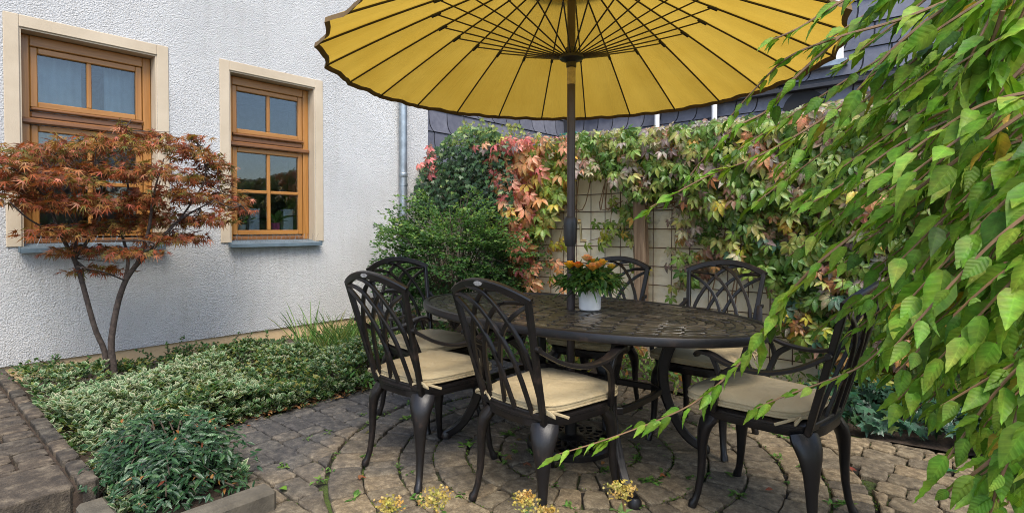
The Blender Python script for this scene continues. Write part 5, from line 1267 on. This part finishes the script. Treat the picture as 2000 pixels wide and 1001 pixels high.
for pts, sz in (([(1990, -60, 1.3), (1776, 32, 1.35), (1640, 72, 1.4), (1540, 112, 1.45), (1480, 168, 1.5), (1420, 235, 1.55)], .072), ([(1760, -60, 1.4), (1640, 5, 1.4), (1560, 55, 1.42), (1490, 85, 1.45)], .075), ([(1640, 72, 1.4), (1545, 160, 1.45), (1500, 215, 1.5), (1430, 255, 1.52), (1350, 340, 1.6), (1330, 392, 1.6)], .062), ([(1960, -50, 1.2), (1840, 20, 1.25), (1740, 100, 1.3), (1660, 192, 1.35), (1560, 262, 1.4), (1470, 310, 1.45), (1380, 345, 1.5), (1270, 405, 1.55)], .085), ([(1990, -20, 1.1), (1960, 100, 1.1), (1940, 160, 1.12), (1880, 220, 1.15), (1760, 280, 1.2), (1660, 350, 1.25), (1580, 400, 1.3)], .095),
                ([(2030, 200, 1.15), (1900, 290, 1.2), (1790, 370, 1.25), (1712, 424, 1.3), (1600, 512, 1.35), (1540, 576, 1.4), (1496, 644, 1.45), (1462, 690, 1.48), (1400, 752, 1.5), (1330, 800, 1.52), (1200, 852, 1.55), (1085, 888, 1.58)], .090), ([(2010, 120, 1.2), (1920, 220, 1.25), (1869, 330, 1.3), (1830, 462, 1.32), (1810, 521, 1.34), (1783, 594, 1.36), (1740, 658, 1.38), (1690, 708, 1.4), (1636, 735, 1.42), (1534, 772, 1.45), (1470, 800, 1.48)], .090), ([(2050, 640, 1.0), (1990, 800, 1.0), (1970, 890, 1.0), (1945, 960, 1.02), (1925, 1040, 1.05)], .078), ([(2060, 760, .85), (1990, 850, .88), (1920, 910, .9), (1850, 960, .95)], .08)):
    shoot(pts, size=sz * 1.05, step=.036)
for k in range(125):
    f = (k + rng.uniform(0, 1)) / 125; dd = rng.uniform(.95, 1.75); y0 = -160 + 1060 * f; x0 = 2060 + rng.uniform(0, 160) if y0 > 60 else rng.uniform(1900, 2150)
    xe = np.interp(y0, [-160, 0, 200, 400, 600, 750, 900], [1860, 1800, 1700, 1720, 1800, 1880, 1960]) + rng.uniform(-20, 190); ye = y0 + rng.uniform(150, 330)
    if y0 > 700: ye = y0 + rng.uniform(80, 180)
    mx_, my_ = (x0 + xe) / 2 + rng.uniform(-20, 40), (y0 + ye) / 2 - rng.uniform(15, 70)
    shoot([(x0, y0, dd), (mx_, my_, dd + .04), (xe, ye, dd + .1)], step=.042, size=rng.uniform(.072, .112), start=.0, tip=.7)
for (xa, ya), (xb, yb), dd in (((1860, 60), (1520, 330), 1.45), ((1880, 130), (1560, 395), 1.5), ((1920, 190), (1590, 460), 1.5), ((1950, 280), (1640, 520), 1.45), ((1960, 340), (1670, 600), 1.4), ((1980, 430), (1700, 690), 1.4), ((1900, 80), (1470, 400), 1.6), ((1840, 40), (1430, 300), 1.6), ((1990, 560), (1760, 760), 1.3), ((1930, 230), (1540, 500), 1.6), ((1900, 150), (1640, 330), 1.3), ((1980, 380), (1600, 640), 1.55), ((1960, 420), (1650, 660), 1.5), ((1980, 500), (1690, 720), 1.45), ((1990, 470), (1740, 640), 1.3), ((1940, 300), (1690, 470), 1.35), ((1880, 200), (1700, 300), 1.3), ((1860, -40), (1640, 130), 1.35), ((1900, -30), (1660, 190), 1.4), ((1930, 10), (1690, 230), 1.3), ((1840, -70), (1600, 90), 1.45), ((1960, 40), (1720, 210), 1.25), ((1800, -60), (1660, 60), 1.4), ((1920, 60), (1650, 260), 1.5), ((1890, 20), (1700, 150), 1.2)):
    shoot([(xa + 90, ya - 55, dd - .03), (xa, ya, dd), ((xa + xb) / 2 + 15, (ya + yb) / 2 - 12, dd + .04), (xb, yb, dd + .1)], step=.034, size=rng.uniform(.078, .10), start=0.0, tip=.6)
VS.build('shoot', 'vine_stem', vn, smooth=True)
tk = MB(); tk.tube(spline([(.55, -.3, -.05), (.5, -.25, .8), (.6, -.2, 1.6), (.5, -.1, 2.4)], 16), np.linspace(.045, .03, 16), 9); tk.build('trunk', 'bark', vn, smooth=True)
T, D, N, S = map(np.array, (T, D, N, S)); n = len(T); pal = [(.095, .20, .020), (.125, .25, .026), (.165, .30, .034), (.22, .36, .048), (.28, .41, .075), (.055, .125, .020), (.40, .31, .05)]
pi = rng.choice(7, n, p=[.2, .27, .23, .14, .06, .09, .01]); kd = rng.integers(0, 4, n)
for k, vl in enumerate(VLS):
    q = kd == k; leaves(vn, vl, D[q], N[q], T[q], S[q] * rng.uniform(.8, 1.15, q.sum()), pal, pi[q], 'vine_leaf', singles=75)
# pergola post and beam the vine hangs from, outside the picture
pg = empty('pergola', (6.9, 1.4, 0)); tag(pg, 'wooden pergola carrying the vine at the right edge', 'pergola')
MB().box((-.05, -.05, -.05), (.05, .05, 2.5), .01).build('post', 'post_wood', pg); MB().box((-.05, -2.4, 2.502), (.05, 2.4, 2.62), .01).build('beam', 'post_wood', pg)
# low hedge on the far side of the yard, seen only mirrored in the panes
hd = empty('boundary_hedge', (11.0, 2.0, 0)); tag(hd, 'dark hedge across the yard mirrored in the window panes', 'hedge')
n = 9000; Yh = rng.uniform(-9, 12, n); top_ = 2.0 + .35 * np.sin(Yh * .9) + .2 * np.sin(Yh * 2.3 + 1); Z = top_ * np.sqrt(rng.random(n)); leaves(hd, blade(.6, .5, .1, .2, 1), rand_dirs(n), rand_dirs(n, (-.6, 0, .6), .6), np.stack([11 + rng.normal(0, .22, n), Yh, Z], 1), rng.uniform(.12, .22, n), [(.02, .05, .02), (.035, .08, .025)], rng.integers(0, 2, n))
